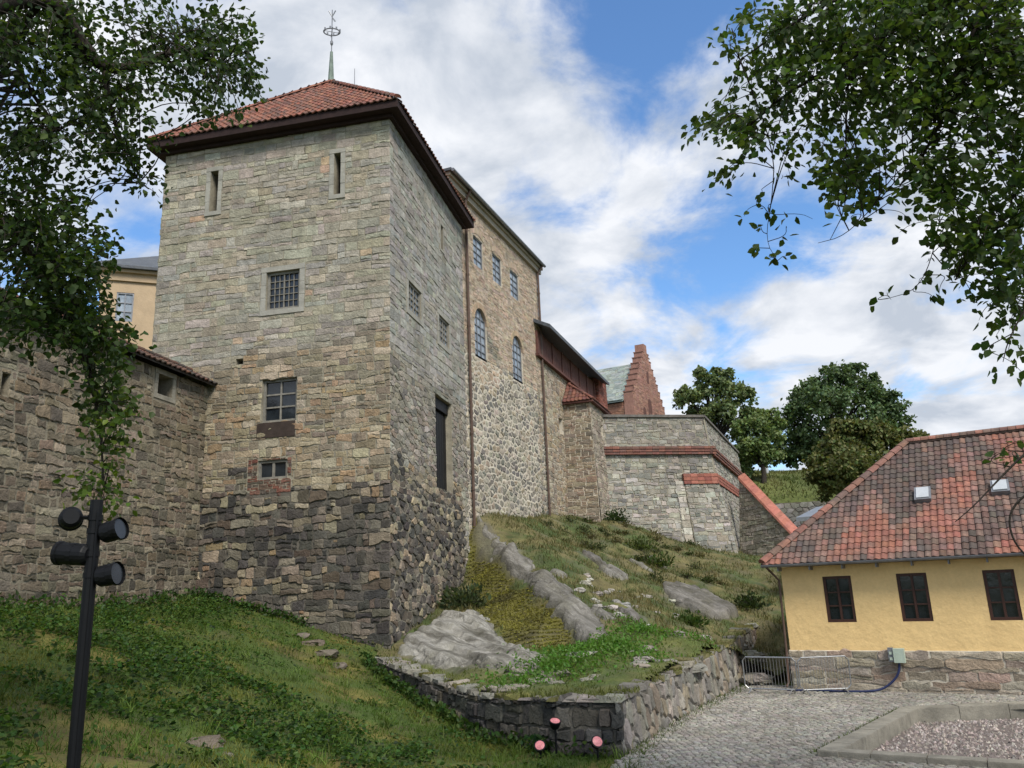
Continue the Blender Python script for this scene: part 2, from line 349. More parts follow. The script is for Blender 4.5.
# ------------------------------------------------------------------ tiles
def tiles(mb, O, U, S, Nn, w, h, tw, tl, colf, inside, m=0):
    prof = [(0, .0), (.12, .028), (.32, .042), (.52, .026), (.72, .004), (1.0, .0)]
    nr = int(math.ceil(h/tl)); nc = int(math.ceil(w/tw))
    for r in range(nr):
        for c in range(nc):
            cu, cs = (c+.5)*tw, (r+.5)*tl
            if not inside(cu, cs): continue
            j = random.uniform(-.012, .012); ju = random.uniform(-.01, .01); pts = []
            for (s, lift) in ((r*tl-.05+j, .0), (r*tl-.05+j, .042), ((r+1)*tl+j, .018)):
                for (f, hh) in prof: pts.append(O+U*(c*tw+f*tw*1.02+ju)+S*s+Nn*(lift+hh*tw/.22))
            fs = [(k+i, k+i+1, k+7+i, k+6+i) for k in (0, 6) for i in range(5)]
            mb.add(pts, fs, vary(colf(cu, cs), .14, .06), m)
def ridge(mb, a, b, r, n, colf, m=0, lift=.02):
    a, b = V3(*a), V3(*b); t = (b-a)/np.linalg.norm(b-a); sd_ = np.cross(t, ZUP); sd_ /= np.linalg.norm(sd_); upv = np.cross(sd_, t)
    for i in range(n):
        p, q = a+(b-a)*i/n, a+(b-a)*(i+1.06)/n; pts = []
        for (x, rr) in ((p, r*1.08), (q, r*.92)):
            for k in range(7):
                an = math.pi*(k/6); pts.append(x+sd_*math.cos(an)*rr+upv*(math.sin(an)*rr*.8+lift))
        mb.add(pts, [(k, k+1, k+8, k+7) for k in range(6)]+[tuple(range(7))], vary(colf(0, 0)), m)
def fbm(x, y, z=0.0, s=1.0, o=5): return mnoise.fractal(Vector((x*s, y*s, z)), 1.0, 2.0, o)
# ------------------------------------------------------------------ layout
u_ = dr(12); v_ = dr(-78)                      # tower: away along its flank, left along its front
C0 = at(390, 640, 24); TW, TD = 8.5, 8.75; TOPZ = 18.8
pd = dr(21); pn = V3(pd[1], -pd[0], 0); P0 = at(467, 515, 33); PTOP = 20.6      # palace flank; pn points outwards
Q0 = onpl(543, 516, P0, pn); wd = dr(19); wn = V3(wd[1], -wd[0], 0)
WP = onpl(208, 380, C0, u_)                    # where the curtain wall meets the tower
hd = dr(-58); hn = V3(-hd[1], hd[0], 0); H0 = at(795, 690, 23.35); H0[2] = 0; rt = -hd; back = -hn
LW = [at(625, 757, 15.5), at(557, 755, 15.9), at(483, 740, 17.7), at(430, 716, 19.8), at(372, 668, 22.6)]      # foot of the low wall, front
RW = [at(625, 757, 15.5), at(680, 723, 19.2), at(735, 690, 23.85), at(765, 664, 28.5)]   # its right flank
BL = at(607, 418, 49.0); bdr = dr(84); BC = at(703, 417, 50.3)
bdr = (BC-BL)*V3(1, 1, 0); BLEN = np.linalg.norm(bdr); bdr /= BLEN; bn = V3(bdr[1], -bdr[0], 0)
bd2 = dr(22); bn2 = V3(bd2[1], -bd2[0], 0); BTOP = (BL[2]+BC[2])/2
def rbf(pts):
    P = np.array(pts, float); n = len(P); D = np.hypot(P[:, None, 0]-P[None, :, 0], P[:, None, 1]-P[None, :, 1])
    K = D + np.eye(n)*-.15; A = np.zeros((n+1, n+1)); A[:n, :n] = K; A[:n, n] = A[n, :n] = 1
    s = np.linalg.solve(A, np.append(P[:, 2], 0))
    def f(x, y):
        x = np.asarray(x, float); y = np.asarray(y, float)
        return (np.hypot(x[..., None]-P[:, 0], y[..., None]-P[:, 1])*s[:n]).sum(-1)+s[n]
    return f
def anc(l): return [tuple(at(*p)) for p in l]
# ground outside the low wall: lawn bank on the left, level court on the right
g_anch = anc([(0, 610, 18.2), (100, 606, 21.5), (205, 599, 25.4), (300, 622, 24.8), (388, 652, 23.9), (340, 668, 21.5), (372, 672, 22.0), (300, 700, 16.8), (250, 640, 20.5), (150, 650, 17), (60, 660, 14), (60, 730, 9.8), (200, 730, 11.8), (300, 745, 13.6),
              (380, 752, 14.6), (420, 716, 18.6), (330, 720, 16), (470, 742, 17.0), (560, 755, 15.9), (140, 700, 12.6), (230, 690, 14.6), (0, 700, 10.5)])
g_anch += [(-11.6, 14, 3.1), (-12, 8, 3.2), (-14, 0, 3.3), (-7, 4, 2.2), (-4, 5, 1.7), (0, 0, 1.4), (-2, -3, 1.5), (2, 6, .75), (0, 9, .55), (0, 12, .15), (-1.5, 10.5, .45), (3, 10, .05), (4, 3, .7), (6, 8, .05), (8, -3, .6), (-6, 9, 1.55), (-8.5, 9, 2.3), (-8, 13, 2.15), (-8, 17, 2.45),
           (1, 14.3, 0), (2.2, 15.3, 0), (4, 19, 0), (6, 24, 0), (4, 13, 0), (8, 14, 0), (8, 20, 0), (12, 14, 0), (12, 19, 0), (18, 14, 0), (18, 4, 0), (30, 14, 0), (10, 10, 0), (14, 26, .0), (30, 30, 0), (12, 40, 0), (25, 0, .2), (-30, 10, 3), (-30, 40, 2), (-2, 40, 0), (30, 60, 0), (0, 60, 0), (-25, -20, 2), (20, -20, .3), (3, 22, -.3), (0, 24, -.2), (0, 20, -.2), (6.4, 27, .5)]
gz_ = rbf(g_anch)
h_anch = anc([(396, 646, 24.0), (430, 622, 26.7), (462, 594, 31.3), (405, 660, 22.9),
              (475, 517, 34), (505, 515, 37), (543, 515, 41.5), (575, 521, 44), (612, 520, 47), (650, 533, 49), (700, 548, 49.5), (738, 562, 49),
              (480, 521, 33.2), (510, 546, 30.4), (540, 576, 27.4), (570, 606, 24.9), (600, 636, 22.8),
              (476, 568, 31.6), (495, 590, 29.0), (520, 605, 27.0), (545, 640, 23.6), (575, 645, 22.6), (510, 640, 23.8), (475, 612, 27.5), (468, 595, 29.6), (460, 620, 25.8), (500, 655, 21.5),
              (600, 560, 34), (650, 600, 29), (560, 540, 36.5), (680, 570, 38), (640, 540, 43), (720, 600, 33), (620, 590, 29), (650, 625, 25), (585, 575, 29.5),
              (625, 700, 15.6), (560, 692, 17), (700, 663, 21), (738, 645, 24.5), (690, 632, 25.5), (600, 652, 21.2), (640, 660, 20), (520, 682, 19), (450, 692, 19), (400, 672, 22), (560, 665, 19.5),
              (765, 618, 29), (770, 590, 36), (760, 640, 27.5), (790, 600, 31), (785, 560, 44)])
h_anch += [(7.2, 24.7, .25), (9.5, 29, 1.0), (12, 33, 1.8), (16, 34, 2), (18, 44, 3.5), (10, 26.5, .5), (15, 30, 1.2), (-5, 30, 3), (-6, 36, 6), (-1, 44, 6.8), (2, 52, 7.4), (8, 56, 7), (16, 56, 5.5)]
hz_ = rbf(h_anch)
def inpoly(x, y, poly):
    c = False; n = len(poly)
    for i in range(n):
        (x1, y1), (x2, y2) = poly[i][:2], poly[(i+1) % n][:2]
        if (y1 > y) != (y2 > y) and x < (x2-x1)*(y-y1)/(y2-y1)+x1: c = not c
    return c
def segd(p, a, b):
    a = np.array(a[:2]); b = np.array(b[:2]); p = np.array(p[:2]); t = np.clip(np.dot(p-a, b-a)/np.dot(b-a, b-a), 0, 1); return float(np.hypot(*(p-a-(b-a)*t)))
ins = lambda p, q: (p[0]+q[0], p[1]+q[1])
HP = [ins(LW[0], (.0, .2)), ins(LW[1], (.15, .2)), ins(LW[2], (.15, .18)), ins(LW[3], (.2, .08)), (LW[4][0]+.15, LW[4][1]+.1), (-4.4, 24.2), (-4.4, 36), (-2, 46), (2, 56), (17, 58), (19, 44), (17, 30), (9.6, 27.5), ins(H0, (.1, 1.2)), (6.9, 24.9), ins(RW[2], (-.1, .05)), ins(RW[1], (-.15, .05))]
ROCKS = [[at(480, 521, 33.2)[:2], at(510, 546, 30.4)[:2], at(540, 576, 27.4)[:2], at(570, 606, 24.9)[:2], at(598, 634, 22.9)[:2]]]
SLAB = [at(*p)[:2] for p in ((398, 652, 23.4), (435, 620, 26.6), (470, 612, 27.0), (500, 640, 23.6), (540, 668, 20.8), (520, 684, 19.4), (455, 668, 21.2), (420, 660, 22.4))]
MOSS = [at(*p)[:2] for p in ((472, 530, 34.4), (485, 535, 32), (520, 575, 27.8), (560, 612, 24.6), (582, 642, 22.4), (545, 645, 22.8), (505, 640, 23.8), (478, 612, 27.4), (468, 590, 30))]
OUTC = [(at(700, 607, 30)[:2], 1.3), (at(615, 580, 31)[:2], .6), (at(690, 596, 31.5)[:2], 1.0), (at(640, 570, 35)[:2], .5), (at(600, 618, 24.6)[:2], .5), (at(628, 618, 25.4)[:2], .45), (at(655, 563, 38)[:2], .5), (at(560, 585, 28)[:2], .35), (at(595, 560, 33.5)[:2], .5)]
def polyd(p, poly):
    d = min(segd(p, poly[i], poly[(i+1) % len(poly)]) for i in range(len(poly))); return -d if inpoly(p[0], p[1], poly) else d
sm = lambda a, b, x: (lambda t: t*t*(3-2*t))(min(1, max(0, (x-a)/(b-a))))
def hmask(x, y):       # bare rock, moss, lush green
    n = fbm(x, y, 3, .9)*.45; n2 = fbm(x, y, 9, 2.5)*.25
    dr_ = min(segd((x, y), a, b) for l in ROCKS for a, b in zip(l, l[1:])); wdt = .30 + .16*fbm(x, y, 5, .4)
    rk = 1-sm(wdt*.7, wdt*1.3, dr_+n*.5)
    rk = max(rk, 1-sm(-.1, .15, polyd((x, y), SLAB)+n*.35))
    for (c, r) in OUTC: rk = max(rk, 1-sm(r*.75, r*1.05, math.hypot(x-c[0], y-c[1])+n*.9+n2))
    ms = 1-sm(-.2, .3, polyd((x, y), MOSS)+n*.6)
    return rk, ms
AD = (at(598, 634, 22.9)-at(480, 521, 33.2))[:2]; AD = AD/np.hypot(*AD)
AD2 = (at(530, 680, 19.8)-at(425, 622, 26.2))[:2]; AD2 = AD2/np.hypot(*AD2)
def hheight(x, y):
    z = float(hz_(x, y)); rk, ms = hmask(x, y); w = sm(15.3, 22, y)
    z += fbm(x, y, 1, .5)*.28*w*(1-.6*rk) + fbm(x, y, 2, 2.2)*.05*(1-rk*w)
    aa = x*AD[0]+y*AD[1]; ac = -x*AD[1]+y*AD[0]; st_ = fbm(ac*2.2, aa*.35, 8, 1.0)
    sb_ = 1-sm(-.2, .3, polyd((x, y), SLAB)); ac2 = -x*AD2[1]+y*AD2[0]; aa2 = x*AD2[0]+y*AD2[1]
    z += -.15*ms*w*(1-rk)
    return z, rk, ms
def atz(px, py, z): d = ray(px, py); return CAM+d*((z-CAM[2])/d[2])
KA, KB, KC = atz(817, 752, .1), atz(902, 708, .1), atz(1024, 703, .1); KC = KB+(KC-KB)*3.2
KD = KA+V3(.86, -.51, 0)*4.2
bed = [tuple(KA[:2]), tuple(KB[:2]), tuple(KC[:2]), (KC[0]+2, 8), tuple(KD[:2])]; bed_ = bed
def gheight(x, y):
    z = float(gz_(x, y))
    if inpoly(x, y, bed_) : return -.75
    if x > 3.2 and y > 11.5 and inpoly(x, y, [(2.6, 14.6), (6.6, 24.3), (24, 24.3), (24, 9), (4.5, 9)]): return -.45
    if x > 2.0 and y > 11: return z*.0+max(-.02, z*.1) if z < .6 else z
    return z+(fbm(x, y, 4, .7)*.10+fbm(x, y, 6, 2.5)*.035)*(1-sm(-1, 2.5, x))
# ------------------------------------------------------------------ the ground
xs = np.concatenate([np.linspace(-2500, -60, 7), np.arange(-45, -13, 2.0), np.arange(-13, 4, .22), np.arange(4, 30, 1.3), np.linspace(36, 2500, 9)])
ys = np.concatenate([np.linspace(-2500, -40, 6), np.arange(-24, 4, 1.5), np.arange(4, 27, .22), np.arange(27, 70, 2.5), np.linspace(90, 3000, 9)])
X, Y = np.meshgrid(xs, ys); V = []; Cc = []
for x, y in zip(X.ravel(), Y.ravel()):
    far = abs(x) > 46 or y > 72 or y < -25
    z = -.1 if far else gheight(x, y)
    V.append((x, y, z))
    n = fbm(x, y, 2, .5); n2 = fbm(x, y, 7, 2.0)
    g = np.array((.055, .085, .018))*(1-sm(.0, .5, n))+np.array((.13, .115, .03))*sm(.0, .5, n)
    e = sm(.12, .42, n2+fbm(x, y, 11, .35)*.5)*.6
    Cc.append(tuple(g*(1-e)+np.array((.075, .062, .03))*e))
nx_ = len(xs); I = np.arange(len(V)).reshape(len(ys), nx_)
Fq = np.stack([I[:-1, :-1], I[:-1, 1:], I[1:, 1:], I[1:, :-1]], -1).reshape(-1, 4)
kind(build_np(V, Fq, Cc, 'ground', M['earth'], smooth=True))
# hillside under the palace
xs = np.arange(-5, 20, .135); ys = np.concatenate([np.arange(15, 38, .135), np.arange(38, 58, .2)])
idx = {}; V = []; Cc = []; Fq = []; HM = []
for j, y in enumerate(ys):
    for i, x in enumerate(xs):
        if not inpoly(x, y, HP): continue
        z, rk, ms = hheight(x, y); idx[i, j] = len(V); V.append((x, y, z)); HM.append((rk, ms))
        n = fbm(x, y, 2, .45); n2 = fbm(x, y, 12, 2.2)
        dry = np.array((.135, .118, .05)); gr = np.array((.06, .085, .025)); t = sm(-.35, .3, n+n2*.4); c = gr*(1-t)+dry*t
        if y < 23: c = c*.5+np.array((.075, .11, .02))*.5
        moss = np.array((.12, .112, .026))*(1-.6*sm(.0, .4, fbm(x, y, 18, 5)*.5+.5*fbm(x, y, 17, .8))); c = c*(1-ms)+moss*ms
        aa = x*AD[0]+y*AD[1]; ac = -x*AD[1]+y*AD[0]; rock = np.array((.25, .24, .215))*(1+.3*n2)*(1-.55*sm(.05, .3, fbm(ac*3.2, aa*.4, 20, 1.0))); sb_ = 1-sm(-.15, .15, polyd((x, y), SLAB)); ac2 = -x*AD2[1]+y*AD2[0]; aa2 = x*AD2[0]+y*AD2[1]
        slb = np.array((.31, .30, .265))*(1+.25*fbm(ac2*5, aa2*.35, 40, 1))*(1-.6*sm(.05, .3, fbm(ac2*3, aa2*.2, 41, 1)))*(1-.4*sm(.1, .4, fbm(x, y, 42, .8))); rock = rock*(1-sb_)+slb*sb_; k_ = .5*rk; c = c*(1-k_)+rock*.6*k_; rk = 0.0
        Cc.append(tuple(np.maximum(c, .01))+(rk,))
for (i, j) in list(idx):
    q = [(i, j), (i+1, j), (i+1, j+1), (i, j+1)]
    if all(k in idx for k in q): Fq.append([idx[k] for k in q])
HV = np.array(V); HM = np.array(HM)
kind(build_np(V, np.array(Fq), Cc, 'hillside', M['rock'], smooth=True))
# bare bedrock breaking through the turf
def bedrock(outline, ad, off, ledge, seed, col=(.30, .29, .262), step=.085):
    P = np.array([q[:2] for q in outline]); c0 = P.mean(0); A = (P-c0)@ad; Cx = (P-c0)@np.array([-ad[1], ad[0]]); idx = {}; V = []; Cc = []; Fq = []
    for i, a in enumerate(np.arange(A.min()-.3, A.max()+.3, step)):
        for j, b in enumerate(np.arange(Cx.min()-.3, Cx.max()+.3, step)):
            x, y = c0+ad*a+np.array([-ad[1], ad[0]])*b; d = polyd((x, y), outline)+.30*fbm(x, y, seed, 1.1)+.14*fbm(x, y, seed+1, 4)
            if d > .24: continue
            wv = b+.35*fbm(x*.4, y*.4, seed+2, 1)+.10*fbm(a*.3, b, seed+5, 2); lv = wv*1.7; fr = lv-math.floor(lv); led = (math.floor(lv)*.0+sm(.0, .10, fr)*(1-.85*fr))*ledge
            z = float(hz_(x, y))+fbm(x, y, 1, .5)*.11*sm(15.3, 22, y)+off*sm(.10, -.14, d)-.75*sm(-.03, .26, d)+led*sm(0, -.3, d)+.06*fbm(a*.5, b*1.6, seed+3, 1)+.025*fbm(x, y, seed+4, 5)
            if random.random() < 0: continue
            idx[i, j] = len(V); V.append((x, y, z)); t = 1+.22*fbm(x, y, seed+6, 1.1); g = sm(-.04, .10, d); m_ = np.array(col)*t*(1-g)+np.array((.10, .095, .04))*g; Cc.append((*m_, .85))
    for (i, j) in list(idx):
        q = [(i, j), (i+1, j), (i+1, j+1), (i, j+1)]
        if all(k in idx for k in q): Fq.append([idx[k] for k in q])
    return kind(build_np(V, np.array(Fq), Cc, 'bedrock', M['slab'], smooth=False))
A2 = lambda l: [tuple(at(*p)[:2]) for p in l]
bedrock(A2(((396, 652, 23.6), (418, 632, 25.6), (446, 612, 27.2), (478, 614, 26.6), (500, 636, 23.9), (545, 668, 20.6), (530, 682, 19.5), (480, 676, 20.6), (440, 668, 21.8))), AD2, .08, .17, 61, (.32, .31, .28))
bedrock(A2(((478, 519, 33.8), (492, 526, 32.8), (520, 550, 30.2), (556, 578, 27.6), (586, 604, 25.2), (612, 634, 23.0), (590, 646, 22.4), (572, 630, 23.4), (552, 602, 25.3), (528, 574, 27.8), (500, 545, 30.6))), AD, .10, .15, 71, (.225, .215, .195))
for k, (c, r) in enumerate(OUTC):
    bedrock([(c[0]+r*1.15*math.cos(t)*AD[0]*(1.2)-r*.8*math.sin(t)*AD[1], c[1]+r*1.2*math.cos(t)*AD[1]+r*.8*math.sin(t)*AD[0]) for t in np.arange(0, 6.28, .7)], AD, .12+.08*r, .12, 80+k*9, [(.19, .18, .165), (.25, .24, .22), (.17, .16, .15)][k % 3], .1)
# far knoll behind the bastion
V = []; Cc = []
xs = np.arange(4, 70, 1.1); ys = np.arange(58, 112, 1.1)
for y in ys:
    for x in xs:
        z = float(np.interp(y, [58, 63, 65.2, 72, 82, 92, 112], [-2, 3, 9.0, 11.6, 13.6, 14.6, 15.2]))+fbm(x, y, 0, .08)*.5-.12*max(0, x-34)
        V.append((x, y, z)); n = fbm(x, y, 3, .3); Cc.append(tuple(np.array((.085, .105, .03))*(1+.5*n)+np.array((.05, .03, .01))*max(0, n)))
I = np.arange(len(V)).reshape(len(ys), len(xs)); Fq = np.stack([I[:-1, :-1], I[:-1, 1:], I[1:, 1:], I[1:, :-1]], -1).reshape(-1, 4)
kind(build_np(V, Fq, Cc, 'grassy_hill', M['earth'], smooth=True))
# ------------------------------------------------------------------ cobbled court, kerb and gravel bed
court = [tuple(LW[0][:2]), tuple(RW[1][:2]), tuple(RW[2][:2]), (6.4, 24.6), tuple((H0+back*.6)[:2]), tuple((H0+rt*12+back*.6)[:2]), (22, 8), (4.2, 8.2), (2.5, 12), (1.4, 14.5)]
mb = MB()
flat = [tuple(LW[0][:2]), tuple(RW[1][:2]), tuple(RW[2][:2]), (6.4, 24.6), tuple((H0+back*.6)[:2]), tuple((H0+rt*12+back*.6)[:2]), tuple(KC[:2]), tuple(KB[:2]), tuple(KA[:2]), tuple(KD[:2]), (KD[0], 8), (4.2, 8.2), (2.5, 12), (1.4, 14.5)]
mb.add([(x, y, .028) for x, y in flat], [tuple(range(len(flat)))])
polys = rubble(-2, 15, 8, 26, .145, .11, .3)
ca = math.radians(-30)
Pc = lambda u, v, d: V3(3+(u-5)*math.cos(ca)-(v-17)*math.sin(ca)+3, 17+(u-5)*math.sin(ca)+(v-17)*math.cos(ca), .03+d)
def incourt(u, v):
    p = Pc(u, v, 0); return inpoly(p[0], p[1], court) and not inpoly(p[0], p[1], bed) and p[1] > 11 and p[0] < 16
ccol = pal((.32, .305, .27), (.29, .275, .245), (.35, .33, .285), (.31, .295, .26), (.27, .255, .225))
ccol_ = ccol
def ccol(u, v):
    t = 1+.22*fbm(u, v, 5, .3)+.12*fbm(u, v, 6, 1.2); return tuple(x*t for x in ccol_(u, v))
lay(mb, polys, Pc, ccol, .006, .018, (.008, .02), 1, 1, incourt, 0)
kind(build(mb, 'courtyard_paving', [M['mortar_dark'], M['stone']]))
mb = MB()
def kerbrun(a, b, wd_, z0, z1, n, side):
    t = (b-a)*V3(1, 1, 0); ln = np.linalg.norm(t); t /= ln; s = V3(t[1], -t[0], 0)*side
    for i in range(n):
        p, q = a+t*(ln*i/n+.006), a+t*(ln*(i+1)/n-.006); z = z1+random.uniform(-.006, .006); e = .02
        lo = [p+s*0, q+s*0, q+s*wd_, p+s*wd_]
        base = [V3(x[0], x[1], z0) for x in lo]; mid = [V3(x[0], x[1], z-e) for x in lo]
        cc = sum(lo)/4; top = [V3(*(x[:2]+(cc[:2]-x[:2])*(e/1.0)*np.array([1, 1])), z) for x in lo]
        col = vary((.23, .22, .19), .12)
        mb.hexa(base+mid, col); mb.add(mid+top, [(4, 5, 6, 7)]+[(k, (k+1) % 4, 4+(k+1) % 4, 4+k) for k in range(4)], col)
kerbrun(KA, KB, .34, -.5, .13, 7, 1); kerbrun(KB, KC, .34, -.5, .14, 8, 1); kerbrun(KA, KD, .30, -.5, .12, 5, -1)
kind(build(mb, 'kerb', M['concrete']))
mb = MB(); mb.add([(x, y, -.16) for x, y in bed], [tuple(range(5))], (.15, .125, .115))
kind(build(mb, 'gravel_bed', M['earth']))
mb = MB()
for _ in range(11000):
    x, y = random.uniform(5, 13), random.uniform(11, 19.5)
    if not inpoly(x, y, bed) or (CAM[1] > y) or (y < 13.5 and random.random() < .3): continue
    r = random.uniform(.02, .055); an = random.uniform(0, 6.28); pts = []
    for k in range(5): a2 = an+k*1.2566; pts.append((x+math.cos(a2)*r*random.uniform(.7, 1.3), y+math.sin(a2)*r*random.uniform(.7, 1.3), -.17))
    pts.append((x+random.uniform(-.4, .4)*r, y+random.uniform(-.4, .4)*r, -.16+r*random.uniform(.5, 1.0))); pts.append((x+random.uniform(-.5, .5)*r, y+random.uniform(-.5, .5)*r, -.16+r*random.uniform(.4, .9)))
    mb.add(pts, [(0, 1, 5), (1, 2, 5), (2, 6, 5), (2, 3, 6), (3, 4, 6), (4, 0, 5), (4, 5, 6)], vary(random.choice([(.39, .33, .30), (.33, .29, .265), (.47, .42, .385), (.22, .195, .18)])))
kind(build(mb, 'gravel', M['stone']), 'stuff')
# ------------------------------------------------------------------ tower
def uv(px, py, P_, Nn, O, U): q = onpl(px, py, np.append(P_[:2], 0), Nn); return float(np.dot(q-O, U)*1.0), float(q[2])
def rect(a, b, O, U, Nn):
    (x0, y1), (x1, y0) = uv(*a, O, Nn, O*V3(1, 1, 0), U), uv(*b, O, Nn, O*V3(1, 1, 0), U); return (min(x0, x1), max(x0, x1), min(y0, y1), max(y0, y1))
T0 = C0*V3(1, 1, 0)
Pf = frame(T0, v_, -u_); Pr = frame(T0, u_, -v_)
def grow(h, a, b=None): b = a if b is None else b; return (h[0]-a, h[1]+a, h[2]-b, h[3]+b)
w1 = rect((267, 273), (299, 307), T0, v_, u_); w2 = rect((262.5, 380), (296, 420), T0, v_, u_); w3 = rect((258, 461), (287, 478), T0, v_, u_)
s1 = rect((211.5, 172), (217, 211), T0, v_, u_); s2 = rect((334.5, 154), (340.5, 194), T0, v_, u_); hole = rect((236, 359), (243, 364), T0, v_, u_)
wA = rect((408, 280), (421, 321), T0, u_, v_); wB = rect((438.5, 314), (449, 350), T0, u_, v_); dr_o = rect((435, 393), (453, 493), T0, u_, v_); s3 = rect((440, 224), (443, 252), T0, u_, v_)
tower = thing('stone_tower', 'tall square grey stone tower with a red pantiled pyramid roof and slit windows', 'tower', C0)
up_c = [(.36, .325, .255), (.34, .315, .262), (.315, .295, .25), (.38, .345, .27), (.305, .29, .25), (.365, .335, .275), (.35, .31, .235), (.315, .29, .228), (.385, .355, .30)]
mid_c = [(.33, .275, .19), (.28, .235, .165), (.36, .305, .215), (.23, .195, .145), (.30, .245, .165), (.39, .335, .245), (.20, .172, .135), (.31, .225, .14)]
low_c = [(.072, .067, .06), (.10, .092, .08), (.06, .057, .053), (.12, .107, .088), (.11, .088, .067), (.082, .075, .067), (.16, .14, .112), (.21, .18, .14), (.052, .049, .046)]
bp_ = (w3[0]-.14, w3[1]+.34, w3[2]-.55, w3[3]+.05)
def fcol(u, z):
    n = fbm(u, z, 31, .45)
    if z > 10.6+.9*fbm(u, 3, 3, .3)+ (u-4)*-.08:
        if random.random() < .012: return (.43, .32, .22)
        return random.choice(up_c)
    if z > 6.35+.8*fbm(u, 8, 3, .35)+random.gauss(0, .28): return random.choice(mid_c)
    if n > .35 and random.random() < .6 or random.random() < .06+.26*sm(4.2, 6.6, z): return tuple(x*.8 for x in random.choice(mid_c))
    return random.choice(low_c)
mb = MB()
fh = [grow(w1, .2, .185), w2, w3, grow(s1, .15, .15), grow(s2, .15, .15), hole]
core(mb, Pf, 0, TW, 6.2, TOPZ, [w1, w2, w3, s1, s2, hole], .42); core(mb, Pf, 0, TW, -.6, 6.2, (), .42, 2)
lay(mb, holecut(coursed(-.02, TW, 10.5, TOPZ, .27, .50, .028), fh), Pf, fcol, .008, .014, (.002, .018), 1, 1, rag=.05)
lay(mb, holecut(coursed(-.02, TW, 6.3, 10.5, .185, .33, .05), fh+[bp_]), Pf, fcol, .008, .016, (.002, .028), 1, 1, rag=.08)
lay(mb, holecut(coursed(-.02, TW, -.4, 6.3, .225, .33, .07), fh+[bp_]), Pf, fcol, .007, .026, (.002, .06), 1, 1, rag=.11)
lay(mb, holecut(coursed(bp_[0], bp_[1], bp_[2], bp_[3], .085, .24, .012), [w3]), Pf, lambda u, z: random.choice([(.19, .08, .058), (.15, .068, .05), (.14, .09, .07), (.21, .11, .08), (.11, .09, .075)]), .007, .008, (.002, .02), 0, 1, lambda u, z: abs(u-(w3[0]+w3[1])/2) < .78+.25*fbm(u, z, 9, 2) and z > bp_[2]+.1+.3*fbm(u, 4, 4, 2))
build(mb, 'wall', [M['mortar_grey'], M['stone'], M['mortar_dark']], tower)
def rcol(u, z):
    b = random.choice(up_c if z > 10.3+fbm(u, 2, 5, .4) else (mid_c if z > 7+fbm(u, 5, 5, .4)*1.2-u*.1 else low_c+mid_c[:2]))
    if u > TD-.7 and z < 7: b = random.choice(up_c)
    g = sum(b)/3; return (b[0]*.55+g*.45*.98, b[1]*.55+g*.45, b[2]*.55+g*.45*1.0) if z > 7 else b
mb = MB(); rh = [grow(wA, .22), grow(wB, .2), dr_o, grow(s3, .08)]
core(mb, Pr, 0, TD, -.6, TOPZ, [wA, wB, dr_o, s3], .28)
lay(mb, holecut(coursed(0, TD, 10.0, TOPZ, .27, .5, .028), rh), Pr, rcol, .008, .014, (.002, .02), 1, 1, rag=.05)
lay(mb, holecut(rubble(0, TD, 6, 10.0, .38, .18, .44, pw=.14), rh), Pr, rcol, .010, .016, (.002, .03), 1, 1, rag=.08)
lay(mb, holecut(rubble(0, TD, 0, 6.0, .36, .22, .46, pw=.15), rh), Pr, rcol, .010, .028, (.003, .065), 1, 1, rag=.09)
build(mb, 'wall', [M['mortar_grey'], M['stone']], tower)
mb = MB(); Pl = lambda u, z, d: Pf(TW+d, z, -u); Pb = lambda u, z, d: Pr(TD+d, z, -u)
core(mb, Pl, 0, TD, 0, TOPZ); core(mb, Pb, 0, TW, 0, TOPZ)
ucol = lambda u, z: random.choice(up_c)
lay(mb, coursed(0, TD, 0, TOPZ, .5, .9), Pl, ucol, .01, .02, (.012, .04), 0, 1)
lay(mb, coursed(0, TW, 0, TOPZ, .6, 1.1), Pb, ucol, .01, .02, (.012, .04), 0, 1)
build(mb, 'wall', [M['mortar_grey'], M['stone']], tower)
def surround(root, P, h, t, dmat, d=.035, sill=True):
    mb = MB(); g = .004
    n = max(2, round((h[3]-h[2])/.42))
    for s in (0, 1):
        for i in range(n):
            a = h[2]+(h[3]-h[2])*i/n; b = h[2]+(h[3]-h[2])*(i+1)/n-.01; k = t*random.uniform(.85, 1.0)
            (x0, x1) = (h[0]-k, h[0]-g) if s == 0 else (h[1]+g, h[1]+k); bx(mb, P, x0, x1, a, b, -.25, d+random.uniform(-.006, .006), vary((.35, .34, .31), .08))
    bx(mb, P, h[0]-t, h[1]+t, h[3]+g, h[3]+t*.95, -.25, d+.004); bx(mb, P, h[0]-t, h[1]+t, h[2]-t*.9, h[2]-g, -.25, d+.006)
    build(mb, 'window_surround', dmat, root)
def backing(root, P, h, dep, name='opening', mat='black'):
    mb = MB(); mb.quad(P(h[0], h[2], -dep), P(h[1], h[2], -dep), P(h[1], h[3], -dep), P(h[0], h[3], -dep)); build(mb, name, M[mat], root)
surround(tower, Pf, w1, .19, M['dressed']); window(tower, Pf, w1, 6, 5, .10, M['greywood'], M['glass'], .09, .022, split=(3,))
window(tower, Pf, w2, 2, 3, .13, M['greywood'], M['glass'], .085, .05)
bxm = MB(); bx(bxm, Pf, w2[0]+.02, w2[1]+.12, w2[2]-.5, w2[2]-.01, -.1, .03); build(bxm, 'window_surround', M['darkwood'], tower)
window(tower, Pf, w3, 2, 1, .08, M['greywood'], M['glass'], .08, .08)
for s in (s1, s2): surround(tower, Pf, s, .17, M['dressed']); backing(tower, Pf, s, .4, 'slit_window')
backing(tower, Pf, hole, .4)
for h in (wA, wB): surround(tower, Pr, h, .2, M['dressed'], .03); window(tower, Pr, h, 4, 4, .06, M['greywood'], M['skyglass'], .08, .03, split=(2,))
